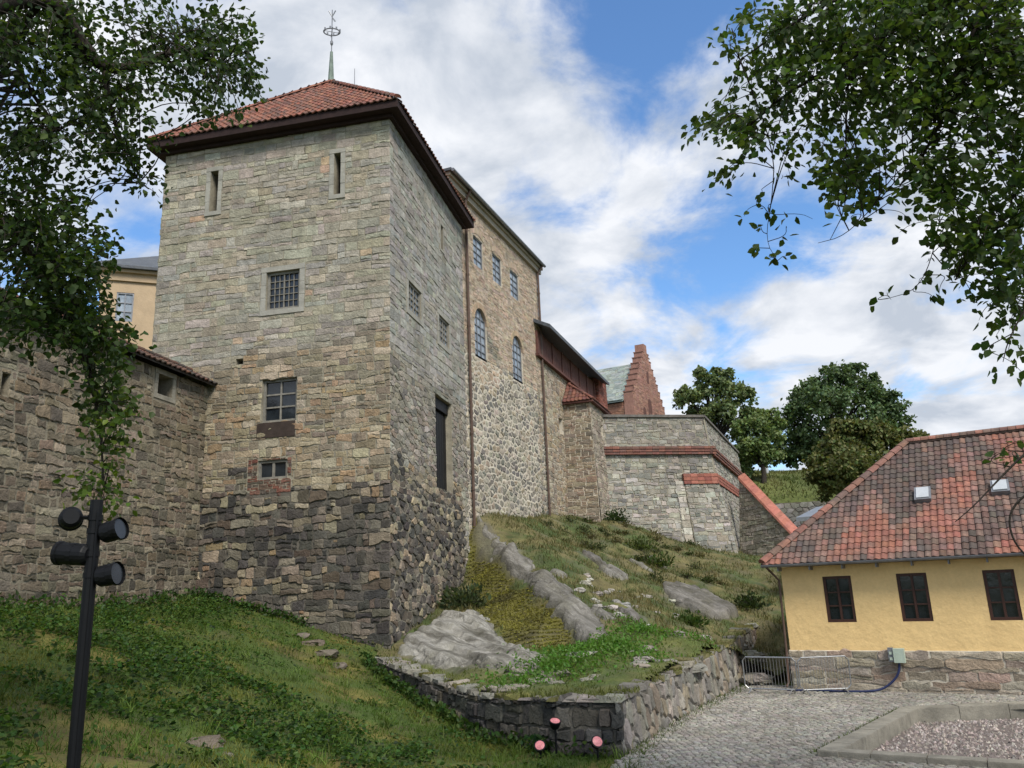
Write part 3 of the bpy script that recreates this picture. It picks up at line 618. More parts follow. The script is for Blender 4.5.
surround(tower, Pr, s3, .09, M['dressed'], .03); backing(tower, Pr, s3, .3, 'slit_window')
mb = MB(); backing(tower, Pr, dr_o, .275)
for i in range(7): a = dr_o[0]+(dr_o[1]-dr_o[0])*i/7; bx(mb, Pr, a+.01, a+(dr_o[1]-dr_o[0])/7-.01, dr_o[2]+.02, dr_o[3]-.5, -.27, -.24)
bx(mb, Pr, dr_o[0]+.002, dr_o[1]-.002, dr_o[3]-.42, dr_o[3]-.02, -.27, -.14)
build(mb, 'door', M['lampblack'], tower)  # planks blacked out to stand in for the dark interior
# roof
OV = .47; E0, E1 = TOPZ-.2, TOPZ+.14
cn = lambda a, b, z: T0+v_*a+u_*b+ZUP*z
ctr = cn(TW/2, TD/2, 0); APZ = float(onpl(331, 83, np.append(ctr[:2], 0), u_)[2])
ap = ctr+ZUP*APZ
mb = MB(); q = [(-OV, -OV), (TW+OV, -OV), (TW+OV, TD+OV), (-OV, TD+OV)]; qi = [(.12, .12), (TW-.12, .12), (TW-.12, TD-.12), (.12, TD-.12)]
for i in range(4):
    a, b = q[i], q[(i+1) % 4]; c, d = qi[(i+1) % 4], qi[i]
    mb.quad(cn(*a, E0+.06), cn(*b, E0+.06), cn(*c, E0+.07), cn(*d, E0+.07))              # soffit
    mb.quad(cn(*a, E0+.06), cn(*b, E0+.06), cn(*b, E1), cn(*a, E1))      # fascia
    t = V3(b[0]-a[0], b[1]-a[1], 0); 
    mb.quad(cn(*a, E1), cn(*b, E1), ap-ZUP*.02, ap-ZUP*.02)
wl = [(-.16, -.16), (TW+.16, -.16), (TW+.16, TD+.16), (-.16, TD+.16)]
for i in range(4):
    a, b = wl[i], wl[(i+1) % 4]; mb.quad(cn(*a, TOPZ-.26), cn(*b, TOPZ-.26), cn(*b, E0+.065), cn(*a, E0+.065)); mb.quad(cn(*a, TOPZ-.26), cn(*b, TOPZ-.26), cn(*qi[(i+1) % 4], TOPZ-.25), cn(*qi[i], TOPZ-.25))
roof = build(mb, 'roof', M['eave'], tower)
mb = MB(); tcs = [(.24, .095, .064), (.21, .085, .06), (.265, .115, .08), (.18, .085, .065), (.22, .105, .08), (.145, .08, .065)]
for i in range(4):
    a, b = cn(*q[i], E1), cn(*q[(i+1) % 4], E1); U = (b-a)/np.linalg.norm(b-a); W_ = np.linalg.norm(b-a); mid = (a+b)/2; S = ap-mid; Hh = np.linalg.norm(S); S /= Hh; Nn = np.cross(U, S)
    if Nn[2] < 0: Nn = -Nn
    tiles(mb, a, U, S, Nn, W_, Hh, .235, .33, lambda u, s: random.choice(tcs), lambda u, s: abs(u-W_/2) < (W_/2)*(1-s/Hh)+.1 and s < Hh)
for i in range(4): ridge(mb, cn(*q[i], E1+.03), ap+ZUP*.03, .13, 16, lambda u, s: random.choice(tcs))
build(mb, 'roof_tiles', M['tile'], roof)
def vert_at(px, py, base): Y_ = base[1]; return float(at(px, py, Y_)[2])
zt = lambda py: vert_at(331, py, ap)
mb = MB(); mb.tube([ap-ZUP*.2, ap+ZUP*.1, V3(*ap[:2], zt(52))], [.15, .13, .06], 8)
vane = build(mb, 'weathervane', M['verdigris'], tower)
mb = MB(); mb.tube([V3(*ap[:2], zt(52)), V3(*ap[:2], zt(10))], .022, 6); zr = zt(32)
mb.tube([V3(*ap[:2], zt(45.5)), V3(*ap[:2], zt(44)), V3(*ap[:2], zt(42)), V3(*ap[:2], zt(40.5))], [.03, .065, .065, .03], 8)
rr = .34; mb.tube([V3(ap[0]+rr*math.cos(k*math.pi/12), ap[1]+rr*math.sin(k*math.pi/12)*.9, zr+.06*math.sin(k*math.pi/12)) for k in range(25)], .028, 6)
for k in (0, 1): a = .35+k*1.57; mb.tube([V3(ap[0]-rr*math.cos(a), ap[1]-rr*math.sin(a), zr), V3(ap[0]+rr*math.cos(a), ap[1]+rr*math.sin(a), zr)], .013, 5)
for k in range(8): a = k*.785; p = V3(ap[0]+rr*math.cos(a), ap[1]+rr*math.sin(a)*.9, zr+.06*math.sin(a)); mb.box(p+ZUP*.07, V3(.035, 0, 0), V3(0, .01, 0), ZUP*.05)
build(mb, 'compass_ring', M['gutter'], vane)
mb = MB(); c = V3(*ap[:2], zt(18)); mb.add([c+V3(-.04, 0, .12), c+V3(.16, .0, -.16), c+V3(.1, 0, -.18), c+V3(-.0, 0, -.02), c+V3(-.04, .02, .12), c+V3(.16, .02, -.16), c+V3(.1, .02, -.18), c+V3(0, .02, -.02)], [(0, 1, 2, 3), (7, 6, 5, 4), (0, 1, 5, 4), (2, 3, 7, 6), (1, 2, 6, 5), (3, 0, 4, 7)])
for sx in (-1, 1): mb.tube([V3(*ap[:2], zt(17)), V3(ap[0]+sx*.14, ap[1], zt(11))], [.02, .03], 5)
build(mb, 'vane', M['gutter'], vane)
mb = MB(); sp = ap+u_*1.6-v_*.35; mb.tube([V3(*sp[:2], APZ-1.6), V3(*sp[:2], vert_at(345, 69, sp))], [.03, .012], 6); build(mb, 'lightning_rod', M['gutter'], tower)
# ------------------------------------------------------------------ palace range
pal_ = thing('palace_range', 'high tan stone and brick palace range with arched leaded windows beside the tower', 'palace', P0)
PP = frame(P0*V3(1, 1, 0), pd, pn); P00 = P0*V3(1, 1, 0); PL = 10.35
up3 = [rect(a, b, P00, pd, pn) for a, b in (((473.3, 237), (482.8, 271)), ((492.5, 253), (501.5, 286)), ((510, 269), (518.7, 299)))]
ar2 = [rect(a, b, P00, pd, pn) for a, b in (((474, 306), (487.5, 363)), ((511.5, 331), (523.5, 385)))]
zt_ = max(h[3] for h in up3); zb_ = min(h[2] for h in up3); up3 = [(h[0]-.05, h[1]+.05, zb_, zt_) for h in up3]
ztA = np.mean([h[3] for h in ar2]); zbA = np.mean([h[2] for h in ar2]); ar2 = [(h[0], h[1], zbA, ztA) for h in ar2]
pc_up = [(.46, .36, .27), (.43, .33, .245), (.48, .39, .30), (.41, .32, .24), (.45, .37, .29), (.40, .33, .26)]
pc_lo = [(.31, .285, .235), (.37, .335, .27), (.24, .222, .19), (.19, .178, .155), (.41, .365, .29), (.34, .285, .21), (.165, .157, .143)]
def pcol(u, z): return random.choice(pc_up) if z > 13.0+fbm(u, z, 2, .3)*2.6 else random.choice(pc_lo)
mb = MB(); holes = up3+ar2
core(mb, PP, -1.3, PL, 3.5, 13.2, [(h[0], h[1], h[2], 13.2) for h in ar2], .3)
core(mb, PP, -1.3, PL, 13.2, PTOP, up3+[(h[0], h[1], 13.2, h[3]) for h in ar2], .3, 0)
hg = [grow(h, .02) for h in holes]
lay(mb, holecut(coursed(-1.3, PL, 13.2, PTOP-.25, .13, .36, .015), hg), PP, pcol, .008, .01, (.004, .02), 0, 1)
lay(mb, holecut(rubble(-1.3, PL, 3.5, 13.2, .42, .26, .44, pw=.12), hg), PP, pcol, .036, .03, (.006, .03), 1, 1, rag=.11)
build(mb, 'wall', [M['mortar_light'], M['stone']], pal_)
E2 = P00+pd*PL; 
mb = MB()
for (a, b) in ((E2, E2-pn*9), (E2-pn*9, P00-pn*9-pd*1.3), (P00-pn*9-pd*1.3, P00-pd*1.3)): mb.quad(a+ZUP*3, b+ZUP*3, b+ZUP*PTOP, a+ZUP*PTOP)
build(mb, 'wall', M['plaster'], pal_)
for h in up3:
    window(pal_, PP, h, 2, 4, .07, M['gutter'], M['skyglass'], .06, .035)
    mb = MB(); n = 9; uc = (h[0]+h[1])/2
    for i in range(n):
        x0, x1 = h[0]-.1+(h[1]-h[0]+.2)*i/n, h[0]-.1+(h[1]-h[0]+.2)*(i+1)/n-.015; ar = lambda x: .16*(1-((x-uc)/(h[1]-uc+.1))**2)
        mb.hexa([PP(x0, h[3]+.02+ar(x0), -.02), PP(x1, h[3]+.02+ar(x1), -.02), PP(x1, h[3]+.02+ar(x1), .03), PP(x0, h[3]+.02+ar(x0), .03), PP(x0, h[3]+.3+ar(x0), -.02), PP(x1, h[3]+.3+ar(x1), -.02), PP(x1, h[3]+.3+ar(x1), .03), PP(x0, h[3]+.3+ar(x0), .03)], vary((.42, .33, .25), .1))
    build(mb, 'window_arch', M['brick'], pal_)
for h in ar2:
    a, b, c, d = h; r = (b-a)/2; uc = (a+b)/2; zs = d-r
    window(pal_, PP, (a, b, c, d-.001), 3, 6, .09, M['gutter'], M['skyglass'], .05, .05)
    mb = MB(); n = 14
    for i in range(n):
        t0, t1 = math.pi*i/n, math.pi*(i+1)/n; A = lambda t, k: (uc+math.cos(t)*k, zs+math.sin(t)*k)
        x0, y0 = A(t0, r); x1, y1 = A(t1, r); ex = b if t0 < math.pi/2-.01 else a
        mb.add([PP(x0, y0, .004), PP(x1, y1, .004), PP(ex, d, .004)], [(0, 1, 2)], (.36, .24, .16))
        mb.quad(PP(x0, y0, .03), PP(x1, y1, .03), PP(x1, y1, -.12), PP(x0, y0, -.12), (.4, .3, .22))
        o0, o1 = A(t0+.012, r+.26), A(t1-.012, r+.26); i0, i1 = A(t0+.012, r), A(t1-.012, r)
        mb.add([PP(*i0, .032), PP(*i1, .032), PP(*o1, .032), PP(*o0, .032), PP(*o1, -.02), PP(*o0, -.02)], [(0, 1, 2, 3), (3, 2, 4, 5)], vary((.42, .32, .22), .12))
    build(mb, 'window_arch', M['brick'], pal_)
mb = MB(); bx(mb, PP, -1.4, PL+.35, PTOP-.26, PTOP+.0, -.1, .16); bx(mb, PP, -1.45, PL+.4, PTOP+.002, PTOP+.16, -.1, .26); build(mb, 'cornice', M['cornice'], pal_)
mb = MB(); z = PTOP+.165
r4 = [P00-pd*1.55+pn*.36, E2+pd*.3+pn*.36, E2+pd*.5-pn*9.6, P00-pd*1.55-pn*9.6]; rg = [P00+pd*3-pn*4.5+ZUP*(PTOP+1.9), E2-pd*4.5-pn*4.5+ZUP*(PTOP+1.9)]
lo = [p+ZUP*z for p in r4]; hi = [p+ZUP*(z+.12) for p in r4]
mb.add(lo+hi+rg, [(3, 2, 1, 0), (0, 1, 5, 4), (1, 2, 6, 5), (2, 3, 7, 6), (3, 0, 4, 7), (4, 5, 9, 8), (5, 6, 9), (6, 7, 8, 9), (7, 4, 8)])
prf = build(mb, 'roof', M['slate'], pal_)
mb = MB(); mb.tube([P00-pd*1.5+pn*.42+ZUP*(z+.02), E2+pd*.3+pn*.42+ZUP*(z+.02)], .08, 8); build(mb, 'gutter', M['gutter'], prf)
for (du, px) in ((.45, 0), (PL-.14, 1)):
    mb = MB(); mb.tube([PP(du+(.15 if px else 0), PTOP+.2, .42), PP(du, PTOP-.35, .12), PP(du, 5.2+px, .12)], .065, 8)
    for zc in np.arange(7, 20, 2.4): mb.tube([PP(du, zc, .12), PP(du, zc+.08, .12)], .085, 8)
    build(mb, 'downpipe', M['pipe'], pal_)
# left range behind the tower
lf = at(104, 272, 37.5); ld = dr(70); ln_ = V3(ld[1], -ld[0], 0)
rng_ = thing('plastered_range', 'ochre plastered range with a slate roof showing left of the tower', 'building', (lf[0], lf[1], 3))
L0 = lf*V3(1, 1, 0); PLf = frame(L0, ld, ln_); lwn = rect((117, 292), (132, 322), L0, ld, ln_)
lt = float(onpl(104, 272, L0, ln_)[2]); mb = MB(); core(mb, PLf, -.1, 9, 2, lt, [lwn], .2); core(mb, frame(L0-ld*.1-ln_*0, -ln_, -ld), 0, 9, 2, lt)
build(mb, 'wall', M['plaster'], rng_); window(rng_, PLf, lwn, 2, 3, .05, M['gutter'], M['skyglass'], .07, .05)
mb = MB(); bx(mb, PLf, -.35, 9, lt-.42, lt-.02, -.1, .12); bx(mb, PLf, -.5, 9, lt-.018, lt+.14, -.1, .3); build(mb, 'cornice', M['plaster'], rng_)
mb = MB(); a, b = PLf(-.7, lt+.145, .5), PLf(9, lt+.145, .5); c, d = PLf(9, lt+.145, -9), PLf(-.7, lt+.145, -9); r1, r2 = PLf(3.5, lt+3.2, -4.3), PLf(9, lt+3.2, -4.3)
e = ZUP*.14; mb.add([a, b, c, d, a+e, b+e, c+e, d+e, r1, r2], [(0, 1, 2, 3), (0, 1, 5, 4), (1, 2, 6, 5), (3, 0, 4, 7), (4, 5, 9, 8), (7, 4, 8), (6, 7, 8, 9)])
build(mb, 'roof', M['slate'], rng_)
# ------------------------------------------------------------------ lower wing, its buttress tower
wing = thing('lower_wing', 'lower stone wing with red timber hoarding under a dark overhanging roof', 'building', Q0)
Q00 = Q0*V3(1, 1, 0); PW = frame(Q00, wd, wn); WTOP = 16.7; WL = 15.5; sm_ = rect((540, 386), (545, 399), Q00, wd, wn); sm2 = rect((558.5, 417), (563, 435), Q00, wd, wn)
mb = MB(); core(mb, PW, 0, WL, 4, WTOP, [sm_, sm2], .4)
wcol = lambda u, z: random.choice([(.35, .29, .21), (.30, .25, .19), (.39, .33, .25), (.24, .20, .16), (.33, .25, .17)])
lay(mb, holecut(coursed(0, WL, 4.5, 15.3, .24, .38, .07), [sm_, sm2]), PW, wcol, .016, .02, (.004, .03), 1, 1, rag=.12)
We = Q00+wd*WL
for (a, b) in ((We, We-wn*7), (We-wn*7, Q00-wn*7)): mb.quad(a+ZUP*4, b+ZUP*4, b+ZUP*WTOP, a+ZUP*WTOP)
build(mb, 'wall', [M['mortar_light'], M['stone']], wing)
for s in (sm_, sm2): backing(wing, PW, s, .35)
mb = MB(); n = 44
for i in range(n): a = WL*i/n*.93+.1; bx(mb, PW, a+.008, a+WL/n*.93-.008, 15.35+random.uniform(-.02, .02), WTOP-.02, .02, .13+random.uniform(0, .012))
bx(mb, PW, 0, WL*.94, 15.2, 15.34, .0, .24)
for i in range(7): a = .8+i*2; bx(mb, PW, a, a+.14, 15.36, WTOP-.03, .15, .2)
build(mb, 'timber_hoarding', M['redwood'], wing)
mb = MB(); z = WTOP; a, b, c, d = PW(-.1, z-.05, .95), PW(WL*.93, z-.05, .95), PW(WL*.93, z+2.2, -3.6), PW(-.1, z+2.2, -3.6); e = ZUP*.2
mb.hexa([a, b, c, d, a+e, b+e, c+e, d+e]); a, b, = PW(-.1, z-.1, -7.6), PW(WL*.93, z-.1, -7.6); mb.hexa([d+ZUP*.001, c+ZUP*.001, b, a, d+e, c+e, b+e, a+e])
build(mb, 'roof', M['slate'], wing)
mb = MB(); bq = lambda u, v: random.choice([(.23, .085, .06), (.20, .075, .055), (.26, .105, .075), (.18, .08, .065)])
b0, b1 = rect((584, 371), (600, 401), Q00+wn*.4, wd, wn)[:2]; b0 = WL*.86; b1 = WL+.2; Pq = lambda u, v, d: PW(u, v, d+.42)
bz = float(onpl(592, 371, Q00+wn*.42, wn)[2])
bx(mb, PW, b0, b1, 11, bz, -1.6, .40, (.2, .18, .15)); lay(mb, coursed(b0, b1, 12, bz, .12, .3, .004), Pq, bq, .008, .008, (.004, .014), 0, 1)
Pq2 = lambda u, v, d: PW(b0-.02-d, v, .42-u); lay(mb, coursed(0, 1.6, 12, bz, .12, .3, .004), Pq2, bq, .008, .008, (.004, .014), 0, 1)
bx(mb, PW, b0-.05, b1+.05, bz+.003, bz+.1, -1.65, .5)
build(mb, 'brick_parapet', [M['mortar_grey'], M['brick']], wing)
# buttress tower
bs = float(np.dot(onpl(563, 405, Q00, wn)-Q00, wd)); btop = float(onpl(563, 405, Q00, wn)[2]); bw, bp = 4.2, 1.65
butt = thing('buttress_turret', 'battered stone turret with a small red lean-to roof against the wing', 'turret', PW(bs, 6, 0))
PB1 = lambda u, z, d: PW(bs-d-.05*(btop-z)*.6, z, u*(1+.02*(btop-z)))
PB2 = lambda u, z, d: PW(bs+u, z, bp+d+.035*(btop-z))
mb = MB(); sl_ = rect((599.5, 424), (602.5, 437), Q00+wn*bp, wd, wn); sl_ = (sl_[0]-bs, sl_[1]-bs, sl_[2], sl_[3])
core(mb, PB1, 0, bp, 4, btop); core(mb, PB2, -.0, bw, 4, btop, [sl_], .3); core(mb, lambda u, z, d: PW(bs+bw+d+.03*(btop-z), z, u), 0, bp, 4, btop)
bcol = lambda u, z: random.choice([(.28, .22, .165), (.23, .185, .145), (.32, .265, .20), (.19, .16, .13), (.26, .20, .14)])
bcol2 = lambda u, z: random.choice([(.32, .27, .21), (.27, .23, .18), (.36, .31, .25), (.24, .205, .165)])
lay(mb, coursed(0, bp, 4.5, btop, .2, .34, .04), PB1, bcol, .010, .016, (.004, .035), 1, 1, rag=.1); lay(mb, holecut(coursed(0, bw, 4.5, btop, .22, .36, .05), [sl_]), PB2, bcol2, .010, .016, (.004, .035), 1, 1, rag=.1)
build(mb, 'wall', [M['mortar_light'], M['stone']], butt); backing(butt, PB2, sl_, .28)
mb = MB(); ra = [PW(bs-.25, btop-.02, bp+.25), PW(bs+bw+.3, btop-.02, bp+.25), PW(bs+bw+.3, btop-.02, .03), PW(bs-.25, btop-.02, .03)]; e = ZUP*.14
rid = [PW(bs+1.1, btop+1.55, .03), PW(bs+bw-.6, btop+1.55, .03)]
mb.add(ra+[p+e for p in ra]+rid, [(0, 1, 2, 3), (0, 1, 5, 4), (1, 2, 6, 5), (3, 0, 4, 7), (4, 5, 9, 8), (7, 4, 8), (5, 6, 9)])
rf = build(mb, 'roof', M['redwood'], butt)
mb = MB(); tcb = [(.16, .065, .048), (.13, .058, .048), (.19, .08, .058)]
for (a, b, t, hh) in ((ra[3]+e, ra[0]+e, rid[0], 1), (ra[0]+e, ra[1]+e, rid[0], 2)):
    U = b-a; W_ = np.linalg.norm(U); U /= W_; S = t-a; S = S-U*np.dot(S, U); Hh = np.linalg.norm(S); S /= Hh; Nn = np.cross(U, S); Nn = Nn if Nn[2] > 0 else -Nn; xt = np.dot(t-a, U)
    if hh == 1: ok = lambda u, s: s < Hh and u < xt+(W_-xt)*(1-s/Hh)+.06 and u > xt*(s/Hh)-.06
    else: x2 = np.dot(rid[1]-a, U); ok = lambda u, s: s < Hh and u > xt*s/Hh-.06 and u < W_+(x2-W_)*s/Hh+.06
    tiles(mb, a, U, S, Nn, W_, Hh, .24, .34, lambda u, s: random.choice(tcb), ok)
ridge(mb, ra[0]+e, rid[0], .12, 8, lambda u, s: random.choice(tcb)); build(mb, 'roof_tiles', M['tile'], rf)
# ------------------------------------------------------------------ church gable behind
G0 = at(633.5, 402, 71)*V3(1, 1, 0); gd = dr(28); gn = V3(gd[1], -gd[0], 0); GW = 9.2
church = thing('stepped_gable_hall', 'far red brick hall with a stepped gable and pale slate roof', 'building', (G0[0], G0[1], 8))
PG = frame(G0, gd, gn); gz = float(onpl(633.5, 398, G0, gn)[2]); ga = float(onpl(645, 345, G0+gd*GW/2, gn)[2])
mb = MB(); bq2 = lambda u, z: random.choice([(.31, .17, .13), (.28, .155, .12), (.34, .19, .145), (.30, .175, .14)])
st = 8; prof = []
for i in range(st): prof.append((i*GW/2/st*.93, gz+(ga-gz-.9)*i/st, gz+(ga-gz-.9)*(i+1)/st))
bx(mb, PG, 0, GW, 6, gz, -.9, 0, (.30, .165, .13))
for i, (x, za, zb) in enumerate(prof): bx(mb, PG, x, GW-x, za+.001, zb, -.9, 0, (.30, .165, .13)); 
xc = GW/2; bx(mb, PG, xc-.42, xc+.42, prof[-1][2]+.001, ga, -.9, 0, (.30, .165, .13))
def ingable(u, z):
    if z < gz: return True
    x = min(u, GW-u); return any(x > a+.05 and z < zb-.03 for a, za, zb in prof)
lay(mb, coursed(0, GW, gz-7, ga-.9, .2, .45, .004), PG, bq2, .01, .01, (.006, .02), 0, 1, ingable)
gt = build(mb, 'gable', [M['brick'], M['brick']], church)
for i, (x, za, zb) in enumerate(prof):
    for (a, b) in ((x-.06, x+.5), (GW-x-.5, GW-x+.06)):
        mb = MB(); bx(mb, PG, a, b, zb+.004-(0), zb+.08, -.94, .04, (.27, .15, .12)); build(mb, 'coping', M['brick'], church)
for (uc, hw, z0, z1) in ((GW*.5, .5, gz-2.6, gz+.7), (GW*.5-1.7, .42, gz-2.6, gz-.4), (GW*.5+1.7, .42, gz-2.6, gz-.4), (GW*.5, .3, gz+2.3, gz+3.5)):
    mb = MB(); n = 10; pts = [(uc-hw, z0), (uc+hw, z0)]+[(uc+hw*math.cos(math.pi*k/n), z1-hw+hw*1.1*math.sin(math.pi*k/n)) for k in range(n+1)]
    mb.add([PG(a, b, .035) for a, b in pts]+[PG(a, b, -.1) for a, b in pts], [tuple(range(len(pts)))]+[(k, (k+1) % len(pts), len(pts)+(k+1) % len(pts), len(pts)+k) for k in range(len(pts))], (.12, .06, .05)); build(mb, 'arched_niche', M['brick'], church)
mb = MB(); PS = lambda u, z, d: PG(0+.12-d, z, -u-.9)
bx(mb, PG, .1, GW-.1, 6, gz-.25, -26, -.9, (.25, .125, .09)); lay(mb, coursed(0, 25, gz-6, gz-.25, .2, .5, .004), lambda u, z, d: PG(.1-d, z, -.9-u), lambda u, z: random.choice([(.32, .17, .115), (.29, .15, .10), (.34, .19, .13)]), .01, .01, (.006, .02), 0, 0)
build(mb, 'wall', M['brick'], church)
mb = MB(); rz = ga-1.9
a, b, c, d = PG(-.25, gz-.22, -.9), PG(-.25, gz-.22, -26), PG(GW/2, rz, -26), PG(GW/2, rz, -.9); a2, b2 = PG(GW+.25, gz-.22, -.9), PG(GW+.25, gz-.22, -26); e = ZUP*.2
mb.hexa([a, b, c, d, a+e, b+e, c+e, d+e], (.24, .28, .265)); mb.hexa([a2, b2, c+ZUP*.001, d+ZUP*.001, a2+e, b2+e, c+e, d+e], (.24, .28, .265))
sl2 = (d-a); SH = np.linalg.norm(sl2); sl2 /= SH; Us = (b-a)/np.linalg.norm(b-a); Ns = np.cross(Us, sl2); Ns = Ns if Ns[2] > 0 else -Ns
lay(mb, coursed(0, 25, .0, SH, .32, .4, .0), lambda u, v, dd: a+Us*u+sl2*v+Ns*(.13+dd)+ZUP*0.06, lambda u, v: random.choice([(.25, .29, .27), (.22, .26, .245), (.28, .31, .29), (.25, .28, .24)]), .006, .006, (.004, .02), 0)
build(mb, 'roof', M['greenslate'], church)
# ------------------------------------------------------------------ bastion
bas = thing('bastion', 'pale grey stone bastion with two red brick string courses below the trees', 'bastion', (BC[0], BC[1], 4))
BB0 = BL*V3(1, 1, 0); BC0 = BC*V3(1, 1, 0); BT = .10
PA = lambda u, z, d: BB0+bdr*(u+BT*(BTOP-z)*.6*(u/BLEN))+bn*(d+BT*(BTOP-z))+ZUP*z
PBs = lambda u, z, d: BC0+bd2*(u-BT*(BTOP-z)*.3)+bn2*(d+BT*(BTOP-z)*.9)+ZUP*z
BW = 17.0
sb = lambda u, z: random.choice([(.30, .29, .255), (.36, .345, .30), (.24, .235, .21), (.42, .40, .355), (.19, .185, .17), (.33, .30, .25)])
sb2 = lambda u, z: random.choice([(.25, .235, .205), (.29, .275, .24), (.20, .19, .17), (.33, .31, .27)])
bz1 = float(onpl(650, 451, BB0+bn*.2, bn)[2]); bz2 = float(onpl(690, 479, BB0+bn*.6, bn)[2])
mb = MB(); core(mb, PA, -1.2, BLEN+.1, 2.5, BTOP); core(mb, PBs, -.1, BW, 2.5, BTOP); mb.add([BB0-bdr*1.2+ZUP*(BTOP-.02), BC0+ZUP*(BTOP-.02), BC0+bd2*BW+ZUP*(BTOP-.02), BB0+bd2*BW-bdr*1+ZUP*(BTOP-.02)], [(0, 1, 2, 3)])
lay(mb, coursed(-1.2, BLEN, bz1, BTOP, .24, .42, .06), PA, sb2, .010, .02, (.005, .04), 1, 1, rag=.11); lay(mb, coursed(0, BW, bz1, BTOP, .24, .42, .06), PBs, sb2, .010, .02, (.005, .04), 1, 1, rag=.11)
lay(mb, coursed(-1.2, BLEN, 3, bz1-.25, .24, .38, .06), PA, sb, .010, .02, (.005, .05), 1, 1, rag=.11); lay(mb, coursed(0, BW, 3, bz1-.25, .25, .40, .06), PBs, sb, .010, .02, (.005, .05), 1, 1, rag=.11)
build(mb, 'wall', [M['mortar_grey'], M['stone']], bas)
def band(P, u0, u1, z0, z1, d, rows, name, colf, par):
    mb = MB(); h = (z1-z0)/rows
    for r in range(rows):
        dd = d*(.55+.45*(r+1)/rows); u = u0
        while u < u1-.02:
            w_ = min(.42, u1-u); bx(mb, P, u+.005, u+w_-.005, z0+h*r+.005, z0+h*(r+1)-.005, -.1, dd+random.uniform(-.006, .006), vary(colf(u, r), .16)); u += w_
    build(mb, name, M['brick'], par)
rb = lambda u, r: random.choice([(.20, .09, .07), (.17, .08, .065), (.15, .085, .07)])
rb3 = lambda u, r: random.choice([(.27, .10, .075), (.24, .09, .07), (.30, .125, .09)])
band(PA, -1.2, BLEN+.3, bz1-.25, bz1+.25, .32, 3, 'brick_string_course', rb, bas); band(PBs, -.32, BW+.1, bz1-.25, bz1+.25, .32, 3, 'brick_string_course', rb, bas)
mb = MB(); bx(mb, PA, -1.3, BLEN+.12, BTOP, BTOP+.16, -.7, .14, (.14, .13, .12)); bx(mb, PBs, -.12, BW+.1, BTOP+.003, BTOP+.163, -.7, .14, (.14, .13, .12)); build(mb, 'coping', M['stone'], bas)
# corner reinforcement with its own red cap
cu0 = float(np.dot(onpl(686, 500, BB0+bn*.9, bn)-BB0, bdr)); CO = .10
mb = MB(); PC1 = lambda u, z, d: PA(u+(CO+.06*(bz2-z))*max(0, (u-cu0)/(BLEN-cu0)), z, d+CO+.012*(bz2-z)); PC2 = lambda u, z, d: PBs(u-(CO+.05*(bz2-z))*max(0, 1-u), z, d+CO+.05*(bz2-z)); ce = BLEN
core(mb, PC1, cu0, ce, 2.5, bz2-.3); core(mb, PC2, 0, BW*.9, 2.5, bz2-.3)
mb.quad(PC1(cu0, 2.5, 0), PC1(cu0, 2.5, -CO-.3), PC1(cu0, bz2-.3, -CO-.3), PC1(cu0, bz2-.3, 0))
lay(mb, coursed(cu0, ce, 3, bz2-.3, .24, .38, .05), PC1, sb, .010, .02, (.005, .05), 1, 1, rag=.11); lay(mb, coursed(0, BW*.9, 3, bz2-.3, .25, .4, .05), PC2, sb2, .010, .02, (.005, .05), 1, 1, rag=.11)
lay(mb, coursed(cu0-.55, cu0, 3, bz2-.1, .34, .55, .01), lambda u, v, d: PA(u, v, d+.05), lambda u, z: random.choice([(.46, .43, .37), (.42, .39, .33)]), .01, .016, (.01, .03), 0, 1)
build(mb, 'corner_buttress', [M['mortar_grey'], M['stone']], bas)
band(PC1, cu0-.05, ce, bz2-.3, bz2+.34, .16, 3, 'brick_string_course', rb3, bas); band(PC2, -.15, BW*.9, bz2-.3, bz2+.34, .16, 3, 'brick_string_course', rb3, bas)
# sloping rampart down towards the yellow house
ra0, ra1 = at(739, 479, 52), at(818, 562, 46.5)
ramp = thing('sloping_rampart', 'dark stone rampart wall with a sloping red coping running down behind the yellow house', 'wall', (ra1[0], ra1[1], 2))
rdir = (ra1-ra0)*V3(1, 1, 0); rl = np.linalg.norm(rdir); rdir /= rl; rn = V3(rdir[1], -rdir[0], 0); rn = rn if rn[0] < 0 else -rn; RA0 = ra0*V3(1, 1, 0); RT_ = lambda u: ra0[2]+(ra1[2]-ra0[2])*u/rl
PRm = lambda u, z, d: RA0+rdir*u+rn*(d+.12*(RT_(u)-z))+ZUP*z
mb = MB(); nseg = 8
for i in range(nseg):
    a, b = rl*i/nseg, rl*(i+1)/nseg; mb.quad(PRm(a, 0, 0), PRm(b, 0, 0), PRm(b, RT_(b), 0), PRm(a, RT_(a), 0)); mb.quad(PRm(a, RT_(a), 0), PRm(b, RT_(b), 0), PRm(b, RT_(b), -.5), PRm(a, RT_(a), -.5)); mb.quad(PRm(a, RT_(a), -.5), PRm(b, RT_(b), -.5), PRm(b, 0, -.5), PRm(a, 0, -.5))
mb.quad(PRm(rl, 0, 0), PRm(rl, 0, -.5), PRm(rl, RT_(rl), -.5), PRm(rl, RT_(rl), 0))
lay(mb, coursed(0, rl, 1, ra0[2], .22, .42, .05), PRm, lambda u, z: random.choice([(.33, .305, .25), (.28, .26, .21), (.38, .35, .28), (.24, .22, .18)]), .014, .02, (.005, .05), 1, 1, lambda u, z: z < RT_(u)-.15)
build(mb, 'wall', [M['mortar_buff'], M['stone']], ramp)
mb = MB(); n = 26
